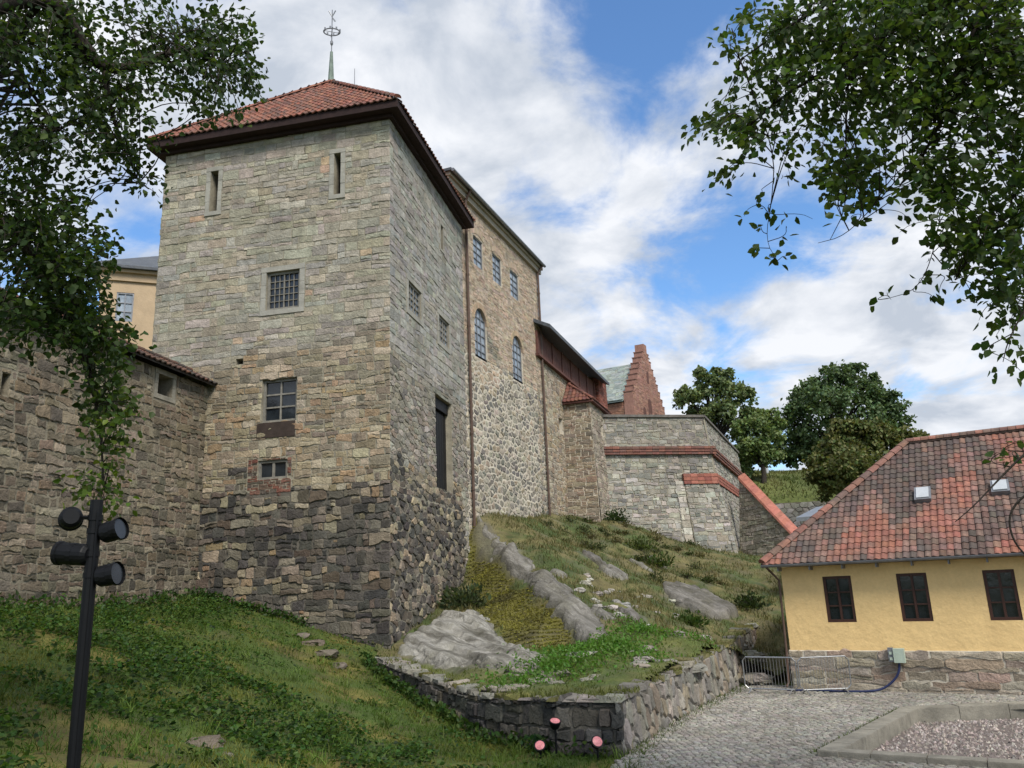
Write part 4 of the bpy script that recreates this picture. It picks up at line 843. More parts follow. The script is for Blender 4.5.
for i in range(n):
    a, b = rl*i/n+.01, rl*(i+1)/n; h = lambda u, k: RT_(u)+k
    mb.hexa([PRm(a, h(a, .004), .12), PRm(b, h(b, .004), .12), PRm(b, h(b, .004), -.52), PRm(a, h(a, .004), -.52), PRm(a, h(a, .16), .09), PRm(b, h(b, .16), .09), PRm(b, h(b, .42), -.42), PRm(a, h(a, .42), -.42)], vary((.36, .145, .105), .14))
build(mb, 'coping', M['brick'], ramp)
fw0 = at(782, 503, 62.5); fw1 = at(836, 498, 62); fwd = (fw1-fw0)*V3(1, 1, 0); fwl = np.linalg.norm(fwd); fwd /= fwl; fwn = V3(fwd[1], -fwd[0], 0); fw0 = fw0-fwd*4; fwl += 10
fwall = thing('field_wall', 'grey stone retaining wall below the grassy hill under the olive tree', 'wall', (fw0[0], fw0[1], 3))
PFw = frame(fw0*V3(1, 1, 0), fwd, fwn); mb = MB(); core(mb, PFw, 0, fwl, 0, fw0[2]); mb.quad(PFw(0, fw0[2], 0), PFw(fwl, fw0[2], 0), PFw(fwl, fw0[2], -1), PFw(0, fw0[2], -1)); lay(mb, rubble(0, fwl, fw0[2]-5, fw0[2], .6, .35, .38), PFw, lambda u, z: random.choice([(.26, .255, .24), (.21, .205, .19), (.31, .30, .28)]), .014, .02, (.015, .07), 1, 1)
build(mb, 'wall', [M['mortar_dark'], M['stone']], fwall)
# ------------------------------------------------------------------ curtain wall on the left
cw = thing('curtain_wall', 'brown rubble curtain wall, darkened for tree shade, with a tiled coping running up to the tower', 'wall', (WP[0], WP[1], 3))
W0 = WP*V3(1, 1, 0); PCw = frame(W0+u_*.02, -u_, -v_); CWT = 9.75; CWL = 16.0
lh = rect((158, 373), (171, 398), W0, -u_, -v_); lh2 = rect((25, 372), (29, 392), W0, -u_, -v_); lh3 = rect((2, 372), (7, 396), W0, -u_, -v_)
mb = MB(); hs = [lh, lh3]; core(mb, PCw, 0, CWL, 1.5, CWT, hs, .5)
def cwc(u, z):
    b = random.choice([(.215, .18, .13), (.165, .142, .105), (.25, .21, .155), (.125, .11, .085), (.20, .155, .11), (.28, .24, .18)]); k = .68 if z < 4.5+fbm(u, z, 3, .4) else .9  # brown rubble tones lowered to paint in the tree's shade
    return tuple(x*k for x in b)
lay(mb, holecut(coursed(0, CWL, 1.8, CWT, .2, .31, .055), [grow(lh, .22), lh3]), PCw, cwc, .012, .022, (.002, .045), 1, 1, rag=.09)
mb.quad(PCw(0, CWT, 0), PCw(CWL, CWT, 0), PCw(CWL, CWT, -1.2), PCw(0, CWT, -1.2)); mb.quad(PCw(0, 1, -1.2), PCw(CWL, 1, -1.2), PCw(CWL, CWT, -1.2), PCw(0, CWT, -1.2)); mb.quad(PCw(CWL, 1, 0), PCw(CWL, 1, -1.2), PCw(CWL, CWT, -1.2), PCw(CWL, CWT, 0))
build(mb, 'wall', [M['mortar_buff'], M['stone']], cw)
surround(cw, PCw, lh, .16, M['concrete'], .02); backing(cw, PCw, lh, .48, 'loophole'); backing(cw, PCw, lh3, .45, 'loophole')
mb = MB(); a, b, c, d = PCw(.02, CWT+.0, .3), PCw(CWL, CWT+.0, .3), PCw(CWL, CWT+.55, -.7), PCw(.02, CWT+.55, -.7); e = ZUP*.07; mb.hexa([a, b, c, d, a+e, b+e, c+e, d+e], (.05, .04, .035))
a2, b2 = PCw(.02, CWT, -1.6), PCw(CWL, CWT, -1.6); mb.hexa([d+ZUP*.002, c+ZUP*.002, b2, a2, d+e, c+e, b2+e, a2+e], (.05, .04, .035))
U = -u_; S = (d-a)/np.linalg.norm(d-a); Nn = np.cross(U, S); Nn = Nn if Nn[2] > 0 else -Nn; Hh = np.linalg.norm(d-a); tcd = [(.10, .055, .04), (.075, .05, .042), (.13, .065, .045), (.06, .05, .045)]
tiles(mb, a+e, U, S, Nn, CWL, Hh, .24, .34, lambda u, s: random.choice(tcd), lambda u, s: s < Hh)
ridge(mb, d+e, c+e, .13, 40, lambda u, s: random.choice(tcd)); build(mb, 'tiled_coping', M['tile'], cw)
# ------------------------------------------------------------------ low retaining wall round the foot of the rock
low = thing('retaining_wall', 'low dry stone retaining wall with mossy cap stones beside the cobbled yard', 'wall', LW[0])
def runwall(par, foot, tops, su, sv, colf, name, dep=(.02, .09), rot=False):
    mb = MB(); seg = []; acc_ = 0
    for a, b in zip(foot, foot[1:]): ln = float(np.hypot(*(b-a)[:2])); seg.append((acc_, ln, a, b)); acc_ += ln
    def loc(u):
        for i, (s, ln, a, b) in enumerate(seg):
            if u <= s+ln or i == len(seg)-1:
                t = (u-s)/ln; dxy = (b-a)[:2]/ln; return a[:2]+dxy*(u-s), a[2]+(b[2]-a[2])*t, tops[i]+(tops[i+1]-tops[i])*t, np.array([dxy[1], -dxy[0]])
    sgn = 1 if rot else -1
    def P(u, f, d):
        p, zb, ztp, n = loc(u); zb -= .25; z = zb+(ztp-zb)*f
        return V3(p[0], p[1], z)+V3(n[0], n[1], 0)*sgn*(d-.10*(z-zb))
    H = 1.0; n = int(acc_/.5)+1
    for i in range(n):
        a, b = acc_*i/n, acc_*(i+1)/n
        mb.quad(P(a, 0, 0), P(b, 0, 0), P(b, .99, 0), P(a, .99, 0)); mb.quad(P(a, .99, 0), P(b, .99, 0), P(b, .985, -.55), P(a, .985, -.55)); mb.quad(P(a, .985, -.55), P(b, .985, -.55), P(b, -.3, -.55), P(a, -.3, -.55))
    lay(mb, coursed(0, acc_, 0, 1.0, sv, su, .05) if not rot else rubble(0, acc_, 0, 1.0, su, sv, .44, pw=.2), P, colf, .012, .03, dep, 1, 1, rag=.1)
    build(mb, name, [M['mortar_dark'], M['stone']], par)
    mb = MB(); u = 0
    while u < acc_-.1:
        w_ = random.uniform(.18, .5); d0 = random.uniform(.0, .09); d1 = -random.uniform(.25, .6); hh = random.uniform(.02, .10); cc = vary(random.choice([(.20, .19, .165), (.26, .245, .21), (.15, .145, .125), (.16, .15, .06), (.14, .13, .045)]), .2)
        u2 = min(acc_, u+w_); r = lambda: random.uniform(-.04, .04); t = lambda uu, d, k: P(min(max(uu, 0), acc_), 1.0, d)+ZUP*k
        lo = [t(u+.01, d0+r(), -.02), t(u2-.01, d0+r(), -.02), t(u2-.01+r(), d1+r(), -.02), t(u+.01+r(), d1+r(), -.02)]; hi = [t(u+.035, d0-.03+r(), hh+r()*.5), t(u2-.035, d0-.03+r(), hh+r()*.5), t(u2-.04, d1+.04, hh+r()), t(u+.04, d1+.04, hh+r())]
        mb.hexa(lo+hi, cc); u = u2
    build(mb, 'cap_stone', M['stone'], par)
    return P, acc_
ztop = lambda px, py, p: float(at(px, py, p[1])[2])
lt_ = [ztop(625, 702, LW[0]), ztop(560, 700, LW[1]+V3(0, .1, 0)), ztop(482, 698, LW[2]), ztop(425, 682, LW[3]), ztop(375, 659, LW[4])]
rt_ = [lt_[0], ztop(680, 676, RW[1]), ztop(737, 646, RW[2]), ztop(768, 624, RW[3])]
LWf = [p.copy() for p in LW]; 
for p in LWf: p[2] = min(p[2], gheight(p[0], p[1])+.05)
fc = lambda u, f: random.choice([(.055, .053, .05), (.075, .072, .066), (.045, .045, .044), (.105, .098, .086), (.08, .072, .055)])  # dark grey front stones, lowered further in place of tree shade
rc = lambda u, f: random.choice([(.27, .255, .225), (.22, .21, .19), (.32, .295, .25), (.26, .22, .165), (.18, .175, .16)])
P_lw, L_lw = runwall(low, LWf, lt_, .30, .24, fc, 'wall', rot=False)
P_rw, L_rw = runwall(low, [V3(p[0], p[1], 0 if i < 3 else .5) for i, p in enumerate(RW)], rt_, .25, .30, rc, 'wall', (.015, .07), rot=True)
# tumbled stones closing the gap by the house, and loose stones on the terrace and slope
def boulder(name, p, r, flat, label, cat, col, group):
    mb = MB(); n1, n2 = 9, 6; sd_ = random.random()*50; pts = []
    for j in range(n2+1):
        th = math.pi*j/n2
        for i in range(n1):
            ph = 2*math.pi*i/n1+.3*j; d = V3(math.sin(th)*math.cos(ph), math.sin(th)*math.sin(ph), math.cos(th)); k = 1+.55*mnoise.noise(Vector(d*1.3)+Vector((sd_, 0, 0)))
            d = np.sign(d)*np.abs(d)**.75; pts.append(V3(*p)+d*k*r*V3(1.25, .9, flat))
    mb.add(pts, [(j*n1+i, j*n1+(i+1) % n1, (j+1)*n1+(i+1) % n1, (j+1)*n1+i) for j in range(n2) for i in range(n1)], vary(col, .15))
    return tag(build(mb, name, M['stone'], origin=p), label, cat, group)
for i in range(26):
    t = random.random(); a = RW[2]+V3(.5, .55, 0); b = H0+V3(-.5, .9, 0); q = a+(b-a)*t+V3(0, random.uniform(0, 2.4), 0); k = (q[1]-24)/2.5
    boulder('rubble_stone', (q[0], q[1], hheight(q[0], q[1])[0]+random.uniform(0, .12) if q[1] > 25 else .1+.25*random.random()), random.uniform(.14, .3), .55, 'grey tumbled stone lying in the gap between the low wall and the yellow house', 'stone', random.choice([(.22, .21, .18), (.17, .16, .135), (.27, .25, .21)]), 'tumbled stones beside the house')
for i in range(34):
    px = random.uniform(455, 690); f = (px-455)/235; p = at(px, 700-f*52+random.uniform(-14, 3), 17.5+f*4+random.uniform(-1.2, 1.2)); 
    if not inpoly(p[0], p[1], HP): continue
    z = hheight(p[0], p[1])[0]; boulder('flat_stone', (p[0], p[1], z-.01), random.uniform(.12, .34), .28, 'flat grey stone set in the mossy terrace behind the low wall', 'stone', random.choice([(.24, .225, .19), (.19, .18, .15), (.28, .27, .24)]), 'flat stones on the terrace')
for i in range(40):
    px, py = random.choice([(610, 618), (640, 625), (625, 610), (600, 585), (655, 600), (720, 585)]); p = at(px+random.uniform(-22, 22), py, 26+random.uniform(-2, 4))
    if not inpoly(p[0], p[1], HP) or polyd(p, SLAB) < .4: continue
    z = hheight(p[0], p[1])[0]; boulder('scree_stone', (p[0], p[1], z), random.uniform(.06, .17), .6, 'pale loose stone lying on the dry grass slope', 'stone', random.choice([(.34, .33, .30), (.28, .27, .25), (.40, .38, .34)]), 'loose stones on the slope')
# ------------------------------------------------------------------ yellow house
house = thing('yellow_house', 'yellow plastered house with a mottled red pantile hip roof on a stone base', 'house', H0)
HB = H0*V3(1, 1, 0); PH = frame(HB, rt, hn); HL = 13.0; HD = 7.4; EV = 3.22; BZ = 1.03
hw = [rect(a, b, HB, rt, hn) for a, b in (((822, 577), (857, 622.5)), ((895.5, 574), (934, 622.5)), ((981.5, 569.5), (1023, 618.5)))]
zlo = np.mean([h[2] for h in hw]); zhi = np.mean([h[3] for h in hw]); hw = [(h[0], h[1], zlo, zhi) for h in hw]; gapw = hw[2][0]-hw[1][0]
for k in (1, 2, 3): hw.append((hw[2][0]+gapw*k, hw[2][1]+gapw*k, zlo, zhi))
mb = MB(); core(mb, PH, 0, HL, BZ, EV+.05, hw, .16)
mb.quad(PH(0, BZ, 0), PH(0, BZ, -HD), PH(0, EV+.05, -HD), PH(0, EV+.05, 0)); mb.quad(PH(HL, BZ, 0), PH(HL, BZ, -HD), PH(HL, EV+.05, -HD), PH(HL, EV+.05, 0)); mb.quad(PH(0, BZ, -HD), PH(HL, BZ, -HD), PH(HL, EV+.05, -HD), PH(0, EV+.05, -HD))
build(mb, 'wall', M['yellow'], house)
mb = MB(); PHs = lambda u, z, d: PH(-.03-d, z, -u)
core(mb, lambda u, z, d: PH(u, z, d+.03), -.03, HL, -.3, BZ); core(mb, PHs, 0, HD, -.3, BZ); mb.quad(PH(-.03, BZ, .03), PH(HL, BZ, .03), PH(HL, BZ+.02, -.02), PH(-.03, BZ+.02, -.02))
bcl = lambda u, z: random.choice([(.37, .315, .25), (.34, .285, .225), (.41, .35, .28), (.30, .25, .20), (.37, .285, .225), (.43, .38, .31)])
lay(mb, coursed(-.03, HL, 0, BZ, .2, .75, .07), lambda u, z, d: PH(u, z, d+.03), bcl, .005, .03, (.002, .028), 1, 1, rag=.1); lay(mb, coursed(0, HD, 0, BZ, .2, .7, .07), PHs, bcl, .006, .03, (.003, .05), 1, 1, rag=.1)
build(mb, 'stone_base', [M['mortar_light'], M['stone']], house)
for h in hw: window(house, PH, h, 2, 3, .05, M['brownwood'], M['glass'], .075, .035, split=(1,))
OE = .38; ridz = float(onpl(907, 443, HB+back*HD/2, hn)[2]); rids = float(np.dot(onpl(907, 443, HB+back*HD/2, hn)-HB, rt))
rqe = [PH(-OE, EV+.08, OE), PH(HL+OE, EV+.08, OE), PH(HL+OE, EV+.08, -HD-OE), PH(-OE, EV+.08, -HD-OE)]; RL_, RR_ = PH(rids, ridz, -HD/2), PH(HL-rids, ridz, -HD/2)
mb = MB(); e = ZUP*.09
mb.add(rqe+[p+e for p in rqe]+[RL_-ZUP*.03, RR_-ZUP*.03], [(0, 1, 2, 3), (0, 1, 5, 4), (1, 2, 6, 5), (2, 3, 7, 6), (3, 0, 4, 7), (4, 5, 9, 8), (5, 6, 9), (6, 7, 8, 9), (7, 4, 8)], (.1, .08, .06))
hroof = build(mb, 'roof', M['darkwood'], house)
mb = MB(); red = [(.36, .125, .075), (.30, .11, .07), (.40, .15, .09), (.27, .115, .085)]; drk = [(.115, .085, .075), (.15, .10, .085), (.095, .082, .076), (.18, .12, .10)]; pink = [(.31, .185, .15), (.27, .165, .14), (.34, .19, .15)]
mixc_ = lambda a, b, t: tuple(x+(y-x)*t for x, y in zip(a, b))
def htc(u, s):
    n = 1.25*fbm(u*1.3, s*.7, 21, .55)+.5*fbm(u*1.4, s*.6, 4, 1.7)+random.gauss(0, .05)-.03+.03*s; c = mixc_((.30, .13, .095), (.235, .15, .125), sm(-.4, -.05, n)); c = mixc_(c, (.10, .082, .074), sm(-.1, .3, n)); c = mixc_(c, random.choice(red+drk+pink), .14); return tuple(x*.86 for x in c)
def htc_old(u, s):
    n = fbm(u, s, 21, .45)+.5*fbm(u, s, 4, 1.4); t = .04+.06*s
    if n+t*.6 > .27 and random.random() < .85: return random.choice(drk)
    if n+t > .06: return random.choice(drk+pink+pink+red[:1])
    return random.choice(red+pink[:1]) if random.random() > .12 else random.choice(drk)
for i in range(4):
    a, b = rqe[i]+e, rqe[(i+1) % 4]+e; U = b-a; W_ = np.linalg.norm(U); U /= W_
    t0, t1 = ((RL_, RR_), (RR_, RR_), (RR_, RL_), (RL_, RL_))[i]; S = t0-a; S = S-U*np.dot(S, U); Hh = np.linalg.norm(S); S /= Hh; Nn = np.cross(U, S); Nn = Nn if Nn[2] > 0 else -Nn; x0, x1 = np.dot(t0-a, U), np.dot(t1-a, U)
    tiles(mb, a-S*.05, U, S, Nn, W_, Hh, .172, .24, htc, lambda u, s: s < Hh and u > x0*s/Hh-.05 and u < W_+(x1-W_)*s/Hh+.05)
    if i == 0: FS, FN, FA, FX = S, Nn, a, x0
for (a, b, n) in ((rqe[0]+e, RL_, 18), (RL_, RR_, 30), (rqe[1]+e, RR_, 18), (rqe[2]+e, RR_, 18), (rqe[3]+e, RL_, 18)): ridge(mb, a+ZUP*.0, b-ZUP*.0, .15, n, lambda u, s: random.choice([(.21, .11, .085), (.25, .12, .09), (.17, .11, .09)]))
mb.tube([RL_+ZUP*.02, RR_+ZUP*.02], .13, 8, (.15, .1, .08))
build(mb, 'roof_tiles', M['tile'], hroof)
for (x0, x1, y0, y1) in ((915.5, 931.5, 491, 504.5), (992.5, 1009, 484, 497)):
    q0, q1 = onpl(x0, y1, FA, FN), onpl(x1, y0, FA, FN); a0, a1 = np.dot(q0-FA, rt), np.dot(q1-FA, rt); b0, b1 = np.dot(q0-FA, FS), np.dot(q1-FA, FS)
    mb = MB(); T = lambda u, s, n: FA+rt*u+FS*s+FN*n; rot = .05
    mb.hexa([T(a0, b0, .02), T(a1, b0, .02), T(a1, b1, .02), T(a0, b1, .02), T(a0, b0, .17), T(a1, b0, .17), T(a1, b1, .17), T(a0, b1, .17)], m=1)
    mb.hexa([T(a0+.05, b0+.05, .16), T(a1-.05, b0+.05, .16), T(a1-.05, b1-.05, .16), T(a0+.05, b1-.05, .16), T(a0+.05, b0+.05, .2), T(a1-.05, b0+.05, .2), T(a1-.05, b1-.05, .2), T(a0+.05, b1-.05, .2)])
    build(mb, 'roof_hatch', [M['white'], M['gutter']], hroof)
mb = MB(); pts = []
for (u0, u1, fn) in ((-OE-.03, HL+OE, lambda u, k: PH(u, 0, OE+.085)),):
    n = 2
    for k in range(9):
        an = math.pi+math.pi*k/8; pts.append((math.cos(an)*.075, math.sin(an)*.075))
    A_ = [PH(u0, EV+.13+b, OE+.075+a) for a, b in pts]; B_ = [PH(u1, EV+.13+b, OE+.075+a) for a, b in pts]; mb.add(A_+B_, [(k, k+1, k+10, k+9) for k in range(8)]+[tuple(range(9))])
for i in range(16): u = i*.85; bx(mb, PH, u, u+.03, EV-.06, EV+.06, .0, OE)
gt_ = build(mb, 'gutter', M['gutter'], hroof)
mb = MB(); mb.tube([PH(-OE+.1, EV+.07, OE+.06), PH(-.2, EV-.1, .2), PH(-.07, EV-.3, .04), PH(-.09, BZ, .06), PH(-.12, .2, .12), PH(-.16, .1, .2)], .032, 8); build(mb, 'downpipe', M['pipe'], house)
# low lead-roofed outbuilding behind
sh0 = at(797, 517, 33); shed = thing('outbuilding', 'low outbuilding with pale grey lead roof peeping past the hip of the yellow house', 'outbuilding', (sh0[0], sh0[1], 0)); sz = float(sh0[2]); PSh = frame(sh0*V3(1, 1, 0), rt*1.0, hn)
mb = MB(); core(mb, PSh, .2, 4.5, 0, sz-.2); core(mb, lambda u, z, d: PSh(.2-d, z, -u), 0, 4, 0, sz-.2); core(mb, lambda u, z, d: PSh(4.5, z, -u), 0, 4, 0, sz-.2); build(mb, 'wall', M['plaster'], shed)
mb = MB(); mb.hexa([PSh(0, sz-.19, .2), PSh(4.7, sz-.19, .2), PSh(4.7, sz+.5, -4), PSh(0, sz+.5, -4), PSh(0, sz-.03, .2), PSh(4.7, sz-.03, .2), PSh(4.7, sz+.66, -4), PSh(0, sz+.66, -4)]); build(mb, 'roof', M['metal'], shed)
# electrical box and cable on the base
eb = rect((894, 649), (906, 662), HB, rt, hn); eb = (eb[0], eb[1]+.02, eb[2], eb[3]+.03)
ebx = thing('electrical_box', 'pale green electrical box hung on the stone base of the yellow house', 'electrical box', PH(eb[0], eb[2], .1))
mb = MB(); bx(mb, PH, eb[0], eb[1], eb[2], eb[3], .09, .26); build(mb, 'cabinet', M['boxgreen'], ebx)
mb = MB(); bx(mb, PH, eb[0]-.13, eb[0]-.003, eb[2]+.02, eb[3]+.02, .09, .22)
build(mb, 'switch_panel', M['gutter'], ebx)
mb = MB()
for z in (.06, .2): bx(mb, PH, eb[0]-.10, eb[0]-.03, eb[2]+z, eb[2]+z+.07, .215, .235)
build(mb, 'socket', M['boxgreen'], ebx)
mb = MB(); e0 = PH(eb[0]+.1, eb[2], .17); pts = [e0, PH(eb[0]+.08, eb[2]-.2, .2), PH(eb[0]-.05, .35, .22), PH(eb[0]-.35, .12, .3), PH(eb[0]-.7, .07, .42), PH(eb[0]-1.3, .065, .5), PH(eb[0]-2.0, .065, .45), PH(eb[0]-2.7, .065, .6)]
def smooth(p, n=2):
    p = [V3(*q) for q in p]
    for _ in range(n): p = [p[0]]+[x for a, b in zip(p, p[1:]) for x in (a*.75+b*.25, a*.25+b*.75)]+[p[-1]]
    return p
mb.tube(smooth(pts), .03, 7); tag(build(mb, 'power_cable', M['cable'], origin=e0), 'dark blue cable looping from the electrical box down along the stone base', 'cable')
# crowd barriers
def barrier(a, b, label, lean):
    a = V3(*a); b = V3(*b); t = b-a; ln = np.linalg.norm(t); t /= ln; s = V3(t[1], -t[0], 0); H = .92; up = V3(*(ZUP+s*lean)); r = .019
    o = thing('crowd_barrier', label, 'barrier', (a+b)/2, 'crowd barriers beside the house'); g = ZUP*.12
    mb = MB(); c = .09; loop = [a+g+t*c, a+g+up*c, a+g+up*(H-.12-c), a+g+up*(H-.12)+t*c, b+g+up*(H-.12)-t*c, b+g+up*(H-.12-c), b+g+up*c, b+g-t*c, a+g+t*c]; mb.tube(loop, r, 8); build(mb, 'frame', M['metal'], o)
    mb = MB(); n = 17
    for i in range(1, n): p = a+t*(ln*i/n)+g; mb.tube([p, p+up*(H-.12)], .006, 5)
    build(mb, 'bars', M['metal'], o)
    for f in (.12, .88):
        mb = MB(); p = a+t*ln*f; mb.tube([p+s*.3+ZUP*.03, p+s*.22+ZUP*.045, p+g, p-s*.22+ZUP*.045, p-s*.3+ZUP*.03], .018, 6); build(mb, 'foot', M['metal'], o)
ba, bb, bc = atz(746, 693, .03), atz(801, 695, .03), atz(852, 693, .03); 
barrier(ba, bb-(bb-ba)*.03, 'galvanised crowd barrier nearer the low wall end, across the gap', .02); barrier(bb, bc, 'galvanised crowd barrier against the stone base of the yellow house', .08)
# ------------------------------------------------------------------ spotlight mast in the foreground
LY = 6.2; lp = at(97, 500, LY); lb = V3(lp[0], lp[1], gheight(lp[0], lp[1]))
mast = thing('spotlight_mast', 'black mast carrying four cylindrical spotlights on the shaded bank', 'spotlight mast', lb)
mb = MB(); mb.tube([lb-ZUP*.1, V3(*lp[:2], lp[2])], .047, 14, smooth and (1, 1, 1)); mb.tube([lb-ZUP*.05, lb+ZUP*.06], .12, 14); build(mb, 'pole', M['lampblack'], mast)
def spot(px, py, ddir, ln, r):
    c = at(px, py, LY); dv = V3(*ddir); dv /= np.linalg.norm(dv); a, b = c-dv*ln/2, c+dv*ln/2; mb = MB()
    mb.tube([a, a+dv*.02, a+dv*.03, b-dv*.03, b-dv*.025, b], [r*.7, r*.93, r, r, r*1.12, r*1.12], 18, cap=False); mb.add([a], []); 
    ring = [a+x for x in []]; 
    mb.tube([a, a+dv*.004], r*.71, 18); mb.tube([b-dv*.035, b-dv*.03], r*.95, 18, m=0)
    o = build(mb, 'spotlight', M['lampblack'], mast)
    g = MB(); g.tube([b-dv*.02, b-dv*.016], r*.98, 18); build(g, 'lens', M['lensdark'], o)
    k = MB(); pc = V3(*lp[:2], c[2]); k.tube([pc, c-(c-pc)*.3], .016, 6); k.tube([c-dv*.02, c+dv*.02], r*1.03, 14); build(k, 'bracket', M['lampblack'], o)
for py in (518, 531, 554, 575): mb = MB(); zc = at(92, py, LY)[2]; mb.tube([V3(*lp[:2], zc-.02), V3(*lp[:2], zc+.02)], .054, 14); build(mb, 'clamp', M['lampblack'], mast)
mb = MB(); mb.tube([V3(lp[0]+.04, lp[1]-.045, lp[2]-.1), V3(lp[0]+.045, lp[1]-.05, lp[2]-1.0), V3(lp[0]+.04, lp[1]-.05, lb[2]+.1)], .009, 6); build(mb, 'cable', M['lampblack'], mast)
spot(71, 518, (-.45, .8, -.05), .17, .08); spot(112, 531, (.95, -.16, .2), .17, .078); spot(74, 554, (-.98, .12, .1), .26, .082); spot(108, 575, (.97, -.12, .12), .17, .08)
# three small floodlights in front of the low wall
def flood(px, py, Yd, tilt, label, sz):
    c = at(px, py, Yd); g = V3(c[0], c[1], gheight(c[0], c[1])); o = thing('ground_floodlight', label, 'floodlight', g, 'pink floodlights before the low wall'); tl = V3(*tilt); tl /= np.linalg.norm(tl)
    mb = MB(); mb.tube([g-ZUP*.1, c-ZUP*.05, c-tl*.05], .02, 8); build(mb, 'stake', M['lampblack'], o)
    mb = MB(); mb.tube([c-tl*.13, c-tl*.10, c-tl*.02, c+tl*.012], [.05, .08, sz, sz], 18); mb.tube([c+tl*.0, c+tl*.022], sz*1.06, 18); build(mb, 'lamp_head', M['lampblack'], o)
    mb = MB(); mb.tube([c+tl*.024, c+tl*.03, c+tl*.038], [sz*.86, sz*.84, sz*.4], 20); build(mb, 'lens', M['lens'], o)
flood(540, 746, 15.45, (-.1, -.75, .62), 'pink lensed floodlight among the leafy weeds, lowest left of the three', .10)
flood(555, 722, 15.65, (.1, -.35, .93), 'pink lensed floodlight tipped flat, highest of the three against the dark wall', .105)
flood(597, 742, 15.25, (.25, -.8, .55), 'pink lensed floodlight on a bare black stake closest to the wall corner', .105)
# white marker stones on the far knoll
pz = at(763, 440, 76); mb = MB(); mb.tube([pz-ZUP*4.2, pz+ZUP*.6], [.2, .16], 8); mb.tube([pz+ZUP*.6, pz+ZUP*.8], [.2, .03], 8); tag(build(mb, 'white_post', M['white'], origin=pz-ZUP*1.2), 'white post standing under the trees on the grassy hill', 'post')
# ------------------------------------------------------------------ foliage
def frames(n, up_bias=0.0, r=rng):
    d = r.normal(size=(n, 3)); d /= np.linalg.norm(d, axis=1)[:, None]+1e-9; q = r.normal(size=(n, 3)); q[:, 2] += up_bias
    nn = q-d*(q*d).sum(1)[:, None]; nn /= np.linalg.norm(nn, axis=1)[:, None]+1e-9; return d, nn
def leaves(pos, d, nn, size, cols, name, mat, parent=None, width=.62, fold=.18, origin=None):
    pos = np.asarray(pos); n = len(pos); s = np.cross(nn, d); size = np.asarray(size)[:, None]
    tpl = [(0, 0, 0), (.35, .5, fold), (.72, .36, fold*.8), (1, 0, 0), (.72, -.36, fold*.8), (.35, -.5, fold), (.5, 0, -.02)]
    V = np.stack([pos+size*(d*a+s*b*width+nn*c*width) for a, b, c in tpl], 1).reshape(-1, 3); k = np.arange(n)[:, None]*7
    F1 = np.concatenate([k+np.array([[0, 6, 2, 1]]), k+np.array([[6, 3, 2, 2]]) if False else k+np.array([[6, 3, 3, 2]])], 0) if False else None
    T = np.array([[0, 6, 1], [1, 6, 2], [2, 6, 3], [0, 5, 6], [5, 4, 6], [4, 3, 6]]); Fc = (k[:, None, :]+T[None]).reshape(-1, 3)
    return build_np(V, Fc, np.repeat(np.asarray(cols), 7, 0), name, mat, parent, origin=origin)
def lcol(n, base, k=.3, alt=None, pa=.1):
    c = np.array(base)[None]*rng.uniform(1-k, 1+k, (n, 1))*rng.uniform(.88, 1.12, (n, 3))
    if alt is not None: m = rng.random(n) < pa; c[m] = np.array(alt)*rng.uniform(.8, 1.2, (m.sum(), 1))
    return c
def near_tree(root, limbs, clusters, lsize, base, alt, nl, trunk, droop=.25, low_tint=None):
    mb = MB()
    for t in trunk: p = smooth([q[0] for q in t], 2); rs = np.interp(np.linspace(0, 1, len(p)), np.linspace(0, 1, len(t)), [q[1] for q in t]); mb.tube(p, rs, 10)
    build(mb, 'trunk', M['bark'], root, True)
    mb = MB(); LP = []
    for l in limbs:
        p = smooth([q[0] for q in l], 2); rs = np.interp(np.linspace(0, 1, len(p)), np.linspace(0, 1, len(l)), [q[1] for q in l]); mb.tube(p, rs, 8); LP += p[len(p)//6:]
    LP = np.array(LP); pos, dd, nn = [], [], []
    for (c, nlv, sp) in clusters:
        c = np.array(c); dist = np.linalg.norm(LP-c, axis=1); s = LP[np.argmin(dist+rng.random(len(LP))*.35)]; ln = np.linalg.norm(c-s)
        if ln < .05: s = s+V3(.1, 0, .1)
        mid = (s+c)/2+V3(rng.normal()*.1, rng.normal()*.1, .12*ln); pts = smooth([s, mid, c, c+(c-mid)*.35-ZUP*droop*.35], 2); mb.tube(pts, np.linspace(.005+.003*ln, .0018, len(pts)), 5, cap=False)
        LPn = np.array(pts[len(pts)//3:])
        for _ in range(nlv):
            q = LPn[rng.integers(len(LPn))]+rng.normal(size=3)*sp*V3(1, 1, .85); pos.append(q)
            o = q-s; o = o/(np.linalg.norm(o)+1e-6)+rng.normal(size=3)*.7-ZUP*.55; dd.append(o/np.linalg.norm(o))
    build(mb, 'branches', M['bark'], root, True)
    pos, dd = np.array(pos), np.array(dd); q = rng.normal(size=(len(pos), 3))*.9+V3(0, -.25, .55); q = q-dd*(q*dd).sum(1)[:, None]; q /= np.linalg.norm(q, axis=1)[:, None]+1e-9
    cc = lcol(len(pos), base, .35, alt, .10)
    if low_tint is not None: t = np.clip((low_tint[0]-pos[:, 2])/low_tint[1], 0, 1)[:, None]; cc = cc*(1+t*np.array([(1.7, 1.3, .5)]))  # leaf colour turns brighter and yellower towards the bottom
    leaves(pos, dd, q, rng.uniform(.65, 1.15, len(pos))*lsize, cc, 'crown', M['leaf'], root, .72)
